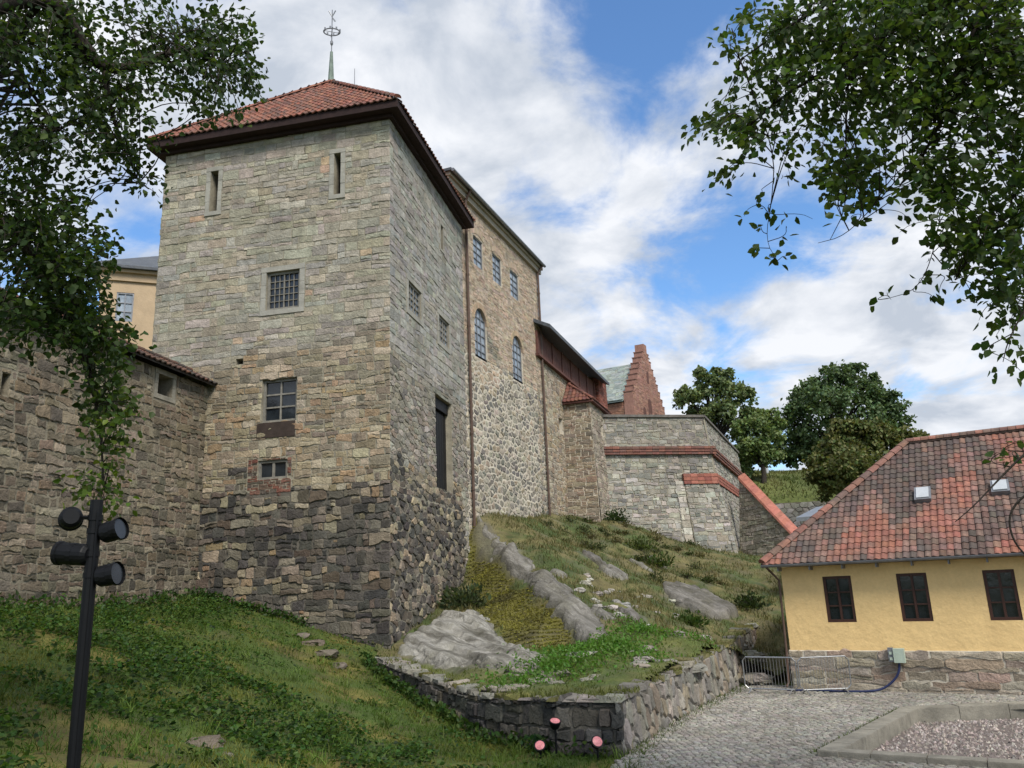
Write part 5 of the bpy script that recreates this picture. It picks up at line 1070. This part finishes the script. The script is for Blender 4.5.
def blob(L_, n, nlv, sp, inframe=True):        # list of (px, py, rx, ry, Y, weight): crown pads in the air, spread in depth
    out = []; W = np.array([b[5] for b in L_], float); W /= W.sum()
    for k in rng.choice(len(L_), n, p=W):
        px, py, rx, ry, Yd = L_[k][:5]; a = rng.uniform(0, 6.283); r = math.sqrt(rng.random()); out.append((at(px+rx*r*math.cos(a), py+ry*r*math.sin(a), Yd+rng.uniform(-.8, .8)), nlv, sp))
    return out
tl = thing('overhanging_tree', 'dark leafy tree leaning over the shaded bank, boughs hanging before tower and curtain wall', 'tree', (-6.6, 5.2, gheight(-6.6, 5.2)))
g0 = V3(-6.6, 5.2, gheight(-6.6, 5.2)-.3)
limbL = [[(V3(-6.4, 5.3, 5.0), .16), (at(-60, 20, 6.2), .12), (at(50, -10, 6.8), .085), (at(78, 40, 7.2), .075), (at(105, 72, 7.4), .06), (at(150, 62, 7.6), .045), (at(185, 45, 7.8), .03), (at(225, 70, 8.0), .015)],
         [(V3(-6.4, 5.3, 4.6), .13), (at(-90, 170, 6.5), .09), (at(-10, 210, 7.0), .06), (at(40, 260, 7.3), .04), (at(80, 330, 7.5), .025), (at(100, 420, 7.5), .012), (at(104, 490, 7.5), .006)],
         [(at(50, -10, 6.8), .05), (at(10, 40, 6.9), .03), (at(28, 90, 7.1), .02), (at(60, 130, 7.3), .012)],
         [(at(105, 72, 7.4), .04), (at(110, 110, 7.5), .025), (at(125, 150, 7.6), .012), (at(140, 185, 7.7), .006)],
         ]
padL = [(120, 30, 110, 42, 7.6, 3.0), (205, 70, 48, 40, 7.9, 1.6), (95, 75, 62, 40, 7.4, 1.5), (55, 95, 60, 50, 7.3, 1.0), (118, 125, 36, 36, 7.5, .75), (140, 175, 20, 24, 7.6, .28), (20, 25, 40, 34, 7.0, .9), (30, 185, 62, 62, 7.2, 2.1), (60, 235, 42, 45, 7.3, 1.3),
        (25, 270, 50, 60, 7.2, 2.2), (75, 300, 40, 40, 7.4, 1.3), (98, 345, 32, 34, 7.5, .9), (108, 395, 22, 30, 7.5, .45), (105, 445, 17, 30, 7.5, .28), (102, 490, 14, 24, 7.5, .25), (-40, 150, 60, 180, 7.0, 1.5), (232, 30, 24, 22, 7.9, .3)]
clL = blob(padL, 560, 25, .08)
for _ in range(150):      # unseen rest of the crown, added to darken the bank below
    clL.append((V3(rng.uniform(-11, -3.4), rng.uniform(3, 12), rng.uniform(7.6, 11)), 26, .45))
clL = [c for c in clL if not (c[1] == 26 and (lambda d: -d[2] > 0 and -20 < CX+F*d[0]/-d[2] < 1050 and -30 < CY-F*d[1]/-d[2] < 800)(R.T @ (c[0]-CAM)))]
near_tree(tl, limbL, clL, .078, (.029, .055, .014), (.07, .11, .024), 0, [[(g0, .30), (g0+V3(.1, .05, 1.5), .22), (V3(-6.4, 5.3, 4.7), .18), (V3(-6.2, 5.4, 6.0), .13), (V3(-5.8, 5.8, 7.4), .08)]], low_tint=(at(105, 380, 7.5)[2], 1.1))
trr = thing('linden_tree', 'tree reaching in from the right with broad hanging leaves and bare twigs against the sky', 'tree', (9.0, 6.2, gheight(9.0, 6.2)))
g1 = V3(9.0, 6.2, gheight(9.0, 6.2)-.3)
limbR = [[(V3(8.9, 6.2, 6.8), .15), (at(1130, -40, 7.2), .10), (at(1000, -20, 7.8), .075), (at(910, 15, 8.2), .05), (at(850, 60, 8.4), .03), (at(790, 90, 8.7), .015), (at(745, 130, 8.9), .007)],
         [(V3(8.9, 6.2, 5.6), .12), (at(1150, 150, 7.0), .06), (at(1040, 190, 7.4), .03), (at(985, 235, 7.6), .015), (at(955, 280, 7.7), .006)],
         [(at(910, 15, 8.2), .035), (at(850, -10, 8.4), .025), (at(790, 25, 8.6), .015), (at(740, 60, 8.8), .007)],
         [(at(1000, -20, 7.8), .05), (at(960, 60, 7.9), .03), (at(935, 140, 8.0), .015), (at(900, 185, 8.1), .005)],
         [(at(850, 60, 8.4), .015), (at(845, 130, 8.5), .010), (at(848, 205, 8.5), .006), (at(830, 240, 8.5), .003)],
         [(at(740, 60, 8.8), .01), (at(775, 150, 8.8), .007), (at(772, 200, 8.8), .005), (at(765, 240, 8.8), .003), (at(778, 262, 8.8), .003)],
         [(at(905, 170, 8.1), .008), (at(875, 205, 8.1), .006), (at(845, 236, 8.1), .004), (at(818, 243, 8.1), .0025)],
         [(at(945, 180, 8.0), .006), (at(935, 250, 8.0), .005), (at(918, 290, 8.0), .004), (at(886, 299, 8.0), .0025)],
         [(at(1050, 240, 7.4), .02), (at(1030, 300, 7.5), .010), (at(1008, 340, 7.5), .006), (at(1003, 362, 7.5), .003)],
         [(at(1090, 420, 6.6), .02), (at(1030, 448, 6.7), .012), (at(1000, 478, 6.8), .008), (at(975, 505, 6.8), .005), (at(955, 522, 6.9), .003)],
         [(at(1070, 470, 6.7), .014), (at(1030, 490, 6.7), .010), (at(1008, 512, 6.8), .009), (at(1012, 540, 6.8), .008), (at(1030, 560, 6.8), .006)]]
padR = [(960, 20, 90, 55, 8.0, 3.4), (850, 25, 80, 45, 8.4, 2.3), (765, 40, 38, 40, 8.8, .8), (900, 85, 80, 40, 8.2, 1.9), (815, 90, 60, 40, 8.5, 1.2), (745, 120, 32, 22, 8.8, .45), (712, 122, 14, 10, 8.9, .14), (820, 150, 38, 32, 8.5, .65), (850, 175, 24, 30, 8.5, .35), (930, 140, 60, 50, 8.0, 1.3), (1005, 110, 45, 70, 7.7, 1.6),
        (930, 190, 30, 18, 8.0, .3), (728, 168, 10, 6, 8.9, .08), (1060, 60, 50, 120, 7.4, 1.5), (1010, 200, 26, 30, 7.6, .45), (965, 235, 24, 22, 7.8, .35), (1010, 250, 24, 26, 7.6, .45), (985, 285, 22, 14, 7.7, .18), (1015, 300, 18, 30, 7.6, .28), (1003, 355, 8, 10, 7.5, .06)]
clR = blob(padR, 640, 17, .085)
for (px, py) in ((762, 195), (748, 213), (768, 212), (760, 228), (786, 230), (755, 250), (772, 258), (784, 260), (800, 218), (928, 297), (886, 299), (920, 282), (940, 290), (898, 215), (860, 218), (912, 228), (985, 312), (738, 85)): clR.append((at(px, py-5, 8.75 if px < 850 else 8.0), 5, .04))
for (px, py) in ((1000, 452), (1015, 450), (1022, 440)): clR.append((at(px, py, 6.8), 4, .03))
for _ in range(110): clR.append((V3(rng.uniform(5.5, 12), rng.uniform(4, 10), rng.uniform(8.4, 11.5)), 24, .45))
clR = [c for c in clR if not (c[1] == 24 and (lambda d: -d[2] > 0 and -20 < CX+F*d[0]/-d[2] < 1050 and -30 < CY-F*d[1]/-d[2] < 800)(R.T @ (c[0]-CAM)))]
near_tree(trr, limbR, clR, .108, (.046, .084, .02), (.07, .11, .025), 0, [[(g1, .32), (g1+V3(0, 0, 1.5), .24), (V3(8.9, 6.2, 5.5), .19), (V3(8.9, 6.2, 7.0), .15), (V3(8.7, 6.6, 9), .09)]])
# trees beyond the bastion
def far_tree(name, label, px, py_base, Yd, lobes, base, alt, nleaf, ls, trunk_r, pa=.2, shape=1.0):
    b = at(px, py_base, Yd); gzz = b[2]-1.0; o = thing(name, label, 'tree', (b[0], b[1], gzz), 'trees on the hill behind the bastion'); LB = []
    for (lx, ly, lr, ldy) in lobes: c = at(lx, ly, Yd+ldy); LB.append((c, lr*(Yd+ldy)/F))
    SB = []
    for c, r in LB:
        for _ in range(7):
            q = rng.normal(size=3); q[2] = q[2]*.7+.25; q /= np.linalg.norm(q); SB.append((c+q*r*rng.uniform(.5, .95), r*rng.uniform(.28, .5)))
    top = sum(c for c, r in LB)/len(LB); mb = MB(); tr = V3(b[0], b[1], gzz)
    hub = tr+(top-tr)*.55; mb.tube(smooth([tr-ZUP*.5, tr+(hub-tr)*.5+V3(.2, 0, 0), hub], 1), [trunk_r*1.3, trunk_r, trunk_r*.9, trunk_r*.7], 9); build(mb, 'trunk', M['bark'], o, True)
    mb = MB()
    for c, r in LB: mb.tube(smooth([hub-ZUP*.6, (hub+c)/2+V3(0, 0, .4), c+V3(0, 0, r*.3)], 1), [trunk_r*.5, trunk_r*.38, trunk_r*.25, trunk_r*.1], 6)
    build(mb, 'branches', M['bark'], o, True)
    BR = LB; LB = SB+[(c, r*.85) for c, r in LB]; W = np.array([r**1.6 for c, r in LB]); W /= W.sum(); k = rng.choice(len(LB), nleaf//14, p=W); dirs = rng.normal(size=(len(k), 3)); dirs /= np.linalg.norm(dirs, axis=1)[:, None]; dirs[:, 2] = np.where(dirs[:, 2] < -.35, -dirs[:, 2], dirs[:, 2])
    rad = np.array([LB[i][1] for i in k]); cen = np.array([LB[i][0] for i in k]); rr_ = rad*rng.uniform(.55, 1.08, len(k))**.6; cl = cen+dirs*rr_[:, None]*V3(1.06, 1.06, .9*shape)
    tone = rng.uniform(.72, 1.28, len(k)); pos = np.repeat(cl, 14, 0)+rng.normal(size=(len(k)*14, 3))*(rad.repeat(14)*.22)[:, None]; d, nn = frames(len(pos), 1.2); d[:, 2] -= .3; d /= np.linalg.norm(d, axis=1)[:, None]
    col = lcol(len(pos), base, .2, alt, pa)*tone.repeat(14)[:, None]
    leaves(pos, d, nn, rng.uniform(.7, 1.3, len(pos))*ls, col, 'crown', M['farleaf'], o, .75)
far_tree('broadleaf_tree', 'airy mid green tree rising behind the bastion parapet nearest the stepped gable', 712, 470, 72, [(712, 392, 16, 0), (690, 402, 14, 0), (735, 395, 15, 0), (705, 380, 9, 0), (728, 378, 9, 0), (745, 402, 11, 1), (752, 418, 10, 1), (700, 418, 14, 1), (722, 415, 18, -1), (682, 393, 7, 0), (716, 372, 6, 0), (692, 430, 13, 1), (730, 432, 14, 2), (748, 415, 8, 1), (700, 372, 5, 0)], (.135, .185, .08), (.17, .21, .095), 10500, .32, .3)
far_tree('broadleaf_tree', 'smaller green tree beside the white post, lower than its neighbours', 762, 470, 70, [(755, 432, 18, 0), (772, 440, 12, 0), (748, 450, 16, 0), (765, 420, 11, 0), (760, 455, 14, 0), (740, 428, 10, 0), (776, 425, 8, 0), (752, 465, 14, 1), (772, 458, 10, 2), (738, 455, 10, 0)], (.135, .195, .07), (.17, .22, .09), 9500, .30, .22)
far_tree('broadleaf_tree', 'tallest and darkest rounded tree on the hill', 838, 470, 82, [(840, 390, 24, 0), (812, 402, 22, 0), (868, 398, 22, 0), (885, 412, 18, 0), (845, 378, 12, -2), (800, 425, 20, 0), (850, 425, 34, 0), (888, 425, 18, 0), (808, 448, 20, 0), (830, 405, 24, -3), (868, 385, 11, 0), (818, 385, 10, 0), (786, 425, 11, 1), (782, 448, 10, 1), (795, 410, 10, 0), (903, 425, 10, 0), (792, 440, 12, 1), (800, 458, 13, 1), (818, 462, 14, 2), (788, 462, 9, 2), (828, 372, 8, 0), (856, 372, 9, 0), (882, 396, 9, 0)], (.085, .135, .06), (.11, .16, .07), 18000, .36, .45)
far_tree('chestnut_tree', 'olive tinged spreading tree just above the ridge of the yellow house roof', 862, 505, 56, [(862, 440, 20, 0), (838, 452, 20, 0), (885, 445, 20, 0), (905, 445, 17, 0), (825, 470, 18, 0), (850, 470, 26, -2), (880, 470, 26, 0), (815, 478, 10, 0), (845, 432, 12, 0), (918, 440, 9, 1), (875, 430, 10, 0), (835, 490, 16, 0)], (.10, .128, .042), (.145, .145, .055), 18000, .27, .3, .35)
# shrubs, ivy and grass
def scatter_bush(name, label, cat, c, r, n, ls, base, alt, up=.6, group=None, fl=.75):
    o = thing(name, label, cat, c, group); c = V3(*c); d = rng.normal(size=(n, 3)); d /= np.linalg.norm(d, axis=1)[:, None]; d[:, 2] = abs(d[:, 2]); pos = c+d*(rng.random((n, 1))**.5)*V3(r, r, r*fl)*(1+.35*np.sin(d[:, :1]*5+d[:, 1:2]*4)); dd, nn = frames(n, 1.0); dd = dd*.6+d*.6+ZUP*up*.5; dd /= np.linalg.norm(dd, axis=1)[:, None]; nn = nn-dd*(nn*dd).sum(1)[:, None]; nn /= np.linalg.norm(nn, axis=1)[:, None]
    leaves(pos, dd, nn, rng.uniform(.6, 1.3, n)*ls, lcol(n, base, .35, alt, .15), 'foliage', M['leaf'], o, .6)
    mb = MB()
    for _ in range(9): q = pos[rng.integers(n)]; mb.tube([c-ZUP*.05, (c+q)/2+ZUP*.08, q], [.012, .009, .004], 5)
    build(mb, 'stems', M['bark'], o)
def hp(px, py, Yd): p = at(px, py, Yd); return (p[0], p[1], hheight(p[0], p[1])[0])
scatter_bush('shrub', 'grey green shrub growing at the far foot of the tower flank', 'shrub', hp(466, 612, 28.4), .85, 700, .17, (.06, .085, .04), (.10, .12, .06), .9)
scatter_bush('shrub', 'small dark shrub at the foot of the battered turret', 'shrub', hp(616, 521, 46.5), .75, 400, .16, (.035, .06, .02), None)
scatter_bush('shrub', 'low green shrub halfway up the dry slope below the bastion', 'shrub', hp(657, 568, 36.8), .7, 400, .16, (.06, .09, .025), None)
scatter_bush('shrub', 'dark rounded shrub on the slope toward the yellow house', 'shrub', hp(750, 608, 30.2), .55, 400, .14, (.035, .055, .02), None)
scatter_bush('shrub', 'bushy green plant at the outcrop edge by the end of the low wall', 'shrub', hp(690, 622, 27), .5, 350, .13, (.055, .095, .025), None)
scatter_bush('shrub', 'green clump on the upper slope under the palace wall', 'shrub', hp(640, 555, 39.5), .75, 350, .16, (.07, .10, .03), None)
for i in range(46):      # low tufts dotted over the slope
    px, py = rng.uniform(520, 735), rng.uniform(528, 610); Yd = 47-(py-528)*.21+rng.uniform(-2, 2); h_ = hp(px, py, Yd)
    if not inpoly(h_[0], h_[1], HP) or hmask(h_[0], h_[1])[0] > .3: continue
    scatter_bush('scrub_tuft', 'small grey green scrub tuft dotted on the dry slope below the palace and bastion', 'scrub', h_, rng.uniform(.22, .45), 110, .10, [(.075, .09, .04), (.05, .07, .025), (.10, .095, .045)][i % 3], None, .8, 'scrub tufts on the slope')
P_ = []
for (px, py, Yd, rx, ry, n) in ((600, 650, 21.2, 1.3, .7, 2300), (560, 668, 19.6, 1.0, .55, 1600), (640, 640, 23, .7, .5, 800), (520, 692, 18.6, .8, .4, 350), (700, 648, 23.2, .7, .35, 250), (625, 655, 20.8, .7, .4, 350)):
    c = at(px, py, Yd)
    for _ in range(n): x, y = c[0]+rng.normal()*rx*.6, c[1]+rng.normal()*ry*.9; P_.append((x, y, hheight(x, y)[0]+rng.random()*.24)) if inpoly(x, y, HP) else 0
P_ = np.array(P_); d, nn = frames(len(P_), 1.5); d[:, 2] += .35; d /= np.linalg.norm(d, axis=1)[:, None]; nn -= d*(nn*d).sum(1)[:, None]; nn /= np.linalg.norm(nn, axis=1)[:, None]
kind(leaves(P_, d, nn, rng.uniform(.05, .12, len(P_)), lcol(len(P_), (.085, .19, .03), .3, (.12, .21, .05), .3), 'undergrowth', M['leaf'], None, .55), 'stuff')
def blades(P, H, wd_, cols, name, lean=.5):
    P = np.asarray(P); n = len(P); a = rng.uniform(0, 6.283, n); s = np.stack([np.cos(a), np.sin(a), np.zeros(n)], 1)*np.asarray(wd_)[:, None]; b = rng.normal(size=(n, 3))*lean; b[:, 2] = 0; H = np.asarray(H)[:, None]
    m = P+ZUP*H*.55+b*H*.3; t = P+ZUP*H*.95+b*H*.9; V = np.stack([P-s, P+s, m+s*.7, m-s*.7, t], 1).reshape(-1, 3); k = np.arange(n)[:, None]*5
    T = np.array([[0, 1, 2], [0, 2, 3], [3, 2, 4]]); return kind(build_np(V, (k[:, None, :]+T[None]).reshape(-1, 3), np.repeat(np.asarray(cols), 5, 0), name, M['grass']), 'stuff')
# grass on the slope
pick = rng.choice(len(HV), 80000); Q = HV[pick]+np.concatenate([rng.uniform(-.09, .09, (len(pick), 2)), np.zeros((len(pick), 1))], 1); rk, ms = HM[pick, 0], HM[pick, 1]
pt = np.array([fbm(x, y, 33, .6)+.5*fbm(x, y, 40, 2) for x, y in Q[:, :2]]); keep = (rk < .25) & (rng.random(len(pick)) > ms*.93) & (pt > -.32+.2*rng.random(len(pick))); Q, pt = Q[keep], pt[keep]; n = len(Q)
t = np.clip((pt+.2)*1.3+rng.normal(size=n)*.25, 0, 1)[:, None]; cols = (np.array([(.065, .095, .028)])*(1-t)+np.array([(.16, .14, .06)])*t)*rng.uniform(.75, 1.25, (n, 1)); nearm = Q[:, 1] < 23.5; cols[nearm] = cols[nearm]*.4+np.array((.085, .12, .02))*.6
blades(Q-ZUP*.03, rng.uniform(.06, .21, n)*np.where(nearm, .5, 1)*(1+np.clip(pt, 0, .6)), rng.uniform(.008, .02, n), cols, 'slope_grass')
mp_ = np.where((HM[:, 1] > .45) & (HM[:, 0] < .4))[0]; Q = HV[rng.choice(mp_, 22000)]+np.concatenate([rng.uniform(-.08, .08, (22000, 2)), np.zeros((22000, 1))], 1)
g = np.array([.5*fbm(x, y, 18, 3)+.6*fbm(x, y, 17, .8) for x, y in Q[:, :2]])[:, None]; t = np.clip(g*1.6+.1+rng.normal(size=g.shape)*.22, 0, 1)
blades(Q-ZUP*.015, rng.uniform(.02, .055, 22000), rng.uniform(.012, .03, 22000), (np.array([(.20, .19, .034)])*(1-t)+np.array([(.075, .068, .026)])*t)*rng.uniform(.75, 1.25, (22000, 1)), 'moss', .9)
Q = []
for _ in range(2600):
    P__, L__ = ((P_lw, L_lw), (P_rw, L_rw))[rng.random() < .6]; q = P__(rng.random()*L__, 1.0, -rng.random()**1.5*.7+.03)
    if fbm(q[0], q[1], 90, 1.6) > -.12: Q.append(q+ZUP*.02)
Q = np.array(Q); blades(Q, rng.uniform(.05, .16, len(Q)), rng.uniform(.006, .014, len(Q)), np.array([(.10, .115, .025)])*rng.uniform(.6, 1.5, (len(Q), 1)), 'wall_top_grass', .7)
# lawn bank
def bankpts(n, f):
    out = []
    while len(out) < n:
        y = 5.5+20*rng.random()**1.0; x = rng.uniform(-12.2, 2.4)
        if abs(x/y) > .78: continue
        if inpoly(x, y, HP): continue
        if np.dot(V3(x, y, 0)-W0, v_) > -.05 and y < 27: continue
        if np.dot(V3(x, y, 0)-T0, u_) > -.05: continue
        k = f(x, y)
        if rng.random() < k: out.append((x, y, gheight(x, y)))
    return np.array(out)
ivyk = lambda x, y: sm(-.14, .26, .8*fbm(x, y, 51, .33)+.75*fbm(x, y, 52, 1.3)+.05*(-x-3)*.6)*sm(1.0, -2.0, x)*(1-.85*sm(15.5, 19, y)*sm(-9.5, -7.5, x))
B = bankpts(60000, lambda x, y: (1-.75*ivyk(x, y))*(.4+.6*sm(-.5, .1, fbm(x, y, 60, .8)))*(1.0 if y < 18 else .6)); n = len(B); g = np.array([fbm(x, y, 62, .5) for x, y in B[:, :2]])
t = np.clip(g*1.6+.35+rng.normal(size=n)*.2, 0, 1)[:, None]; cols = (np.array([(.06, .115, .015)])*(1-t)+np.array([(.145, .15, .028)])*t)*rng.uniform(.75, 1.25, (n, 1))
blades(B-ZUP*.02, rng.uniform(.05, .13, n), rng.uniform(.004, .009, n), cols, 'grass', .6)
B = bankpts(28000, lambda x, y: ivyk(x, y)*.95+.02); n = len(B); B[:, 2] += rng.random(n)*.16*np.array([.4+ivyk(x, y) for x, y in B[:, :2]]); d, nn = frames(n, 2.2); d[:, 2] *= .4; d /= np.linalg.norm(d, axis=1)[:, None]; nn -= d*(nn*d).sum(1)[:, None]; nn /= np.linalg.norm(nn, axis=1)[:, None]
kind(leaves(B, d, nn, rng.uniform(.05, .10, n), lcol(n, (.036, .08, .018), .65, (.085, .15, .03), .22), 'ground_ivy', M['leaf'], None, .7), 'stuff')
B = bankpts(260, lambda x, y: .2+.8*sm(-.1, .3, fbm(x, y, 70, .6))); C_ = np.repeat(B, 26, 0)+rng.normal(size=(len(B)*26, 3))*V3(.07, .07, 0); n = len(C_)
blades(C_-ZUP*.02, rng.uniform(.12, .34, n), rng.uniform(.004, .009, n), (np.array([(.07, .12, .02)])*rng.uniform(.6, 1.5, (len(B), 1))).repeat(26, 0)*rng.uniform(.8, 1.2, (n, 1))+np.array([(.03, .015, .005)])*rng.random((n, 1)), 'tall_grass', .75)
# weeds in the joints of the paving, along the wall foot and kerb
Q = []
while len(Q) < 1500:
    k = rng.random()
    if k < .6: q = P_rw(rng.random()*L_rw*.85, .25, .02+rng.random()**2*.35); q = V3(q[0], q[1], .04)
    else: a, b = ((KA, KB), (KB, KC))[rng.random() < .5]; q = a+(b-a)*rng.random()+V3(-.03-rng.random()*.08, .06+rng.random()*.1, 0); q = V3(q[0], q[1], .04)
    Q.append(q)
Q = np.array(Q); blades(Q, rng.uniform(.03, .12, len(Q)), rng.uniform(.004, .010, len(Q)), np.array([(.07, .10, .025)])*rng.uniform(.6, 1.5, (len(Q), 1)), 'joint_weeds', .8)
# grass on the far knoll
B = []
while len(B) < 9000:
    x, y = rng.uniform(16, 46), rng.uniform(65.2, 84); B.append((x, y, float(np.interp(y, [58, 63, 65.2, 72, 82, 92, 112], [-2, 3, 9.0, 11.6, 13.6, 14.6, 15.2]))+fbm(x, y, 0, .08)*.5-.12*max(0, x-34)))
B = np.array(B); n = len(B); g = np.array([fbm(x, y, 3, .3) for x, y in B[:, :2]])[:, None]; t = np.clip(g+.3+rng.normal(size=(n, 1))*.2, 0, 1)
blades(B-ZUP*.03, rng.uniform(.15, .4, n), rng.uniform(.03, .07, n), (np.array([(.085, .115, .03)])*(1-t)+np.array([(.16, .15, .06)])*t)*rng.uniform(.8, 1.2, (n, 1)), 'hill_grass', .6)
# weeds at the foot of the low wall, the tower and the curtain wall
P_ = []
for _ in range(2600):
    k = rng.random()
    if k < .5: u = rng.random()**.6*L_lw; q = P_lw(u, .25, .05+rng.random()*.3); z = gheight(q[0], q[1])+rng.random()*.25
    elif k < .8: q = PCw(rng.random()*11, 3, .05+rng.random()*.4); z = gheight(q[0], q[1])+rng.random()*.3
    else: q = Pf(2.5+rng.random()*3.7, 2, .05+rng.random()*.25); z = gheight(q[0], q[1])+rng.random()*.22
    P_.append((q[0], q[1], z))
P_ = np.array(P_); n = len(P_); d, nn = frames(n, 1.5); d[:, 2] += .2; d /= np.linalg.norm(d, axis=1)[:, None]; nn -= d*(nn*d).sum(1)[:, None]; nn /= np.linalg.norm(nn, axis=1)[:, None]
kind(leaves(P_, d, nn, rng.uniform(.07, .16, n), lcol(n, (.04, .085, .02), .35, (.08, .13, .03), .2), 'weeds', M['leaf'], None, .6), 'stuff')
scatter_bush('leafy_weed', 'leafy green weed clump around the lowest left pink floodlight', 'plant', tuple(at(545, 748, 16.25)[:2])+(gheight(*at(545, 748, 16.25)[:2]),), .38, 260, .11, (.035, .09, .03), None)
# fallen leaves of the ground: bare rock showing through the bank
for (px, py, Yd, r) in ((205, 752, 11.2, .24), (222, 762, 10.9, .15), (310, 632, 22.5, .3), (325, 645, 21.8, .35), (335, 656, 21.4, .3), (298, 622, 23.2, .25)):
    p = at(px, py, Yd); boulder('bank_rock', (p[0], p[1], gheight(p[0], p[1])-.03), r, .35, {205: 'larger grey rock breaking through the ivy at the bottom of the bank', 222: 'smaller grey rock just below the larger one at the bottom of the bank'}.get(px, 'weathered rock in the earth line below the tower front'), 'rock', (.14, .12, .095), 'rocks on the bank')
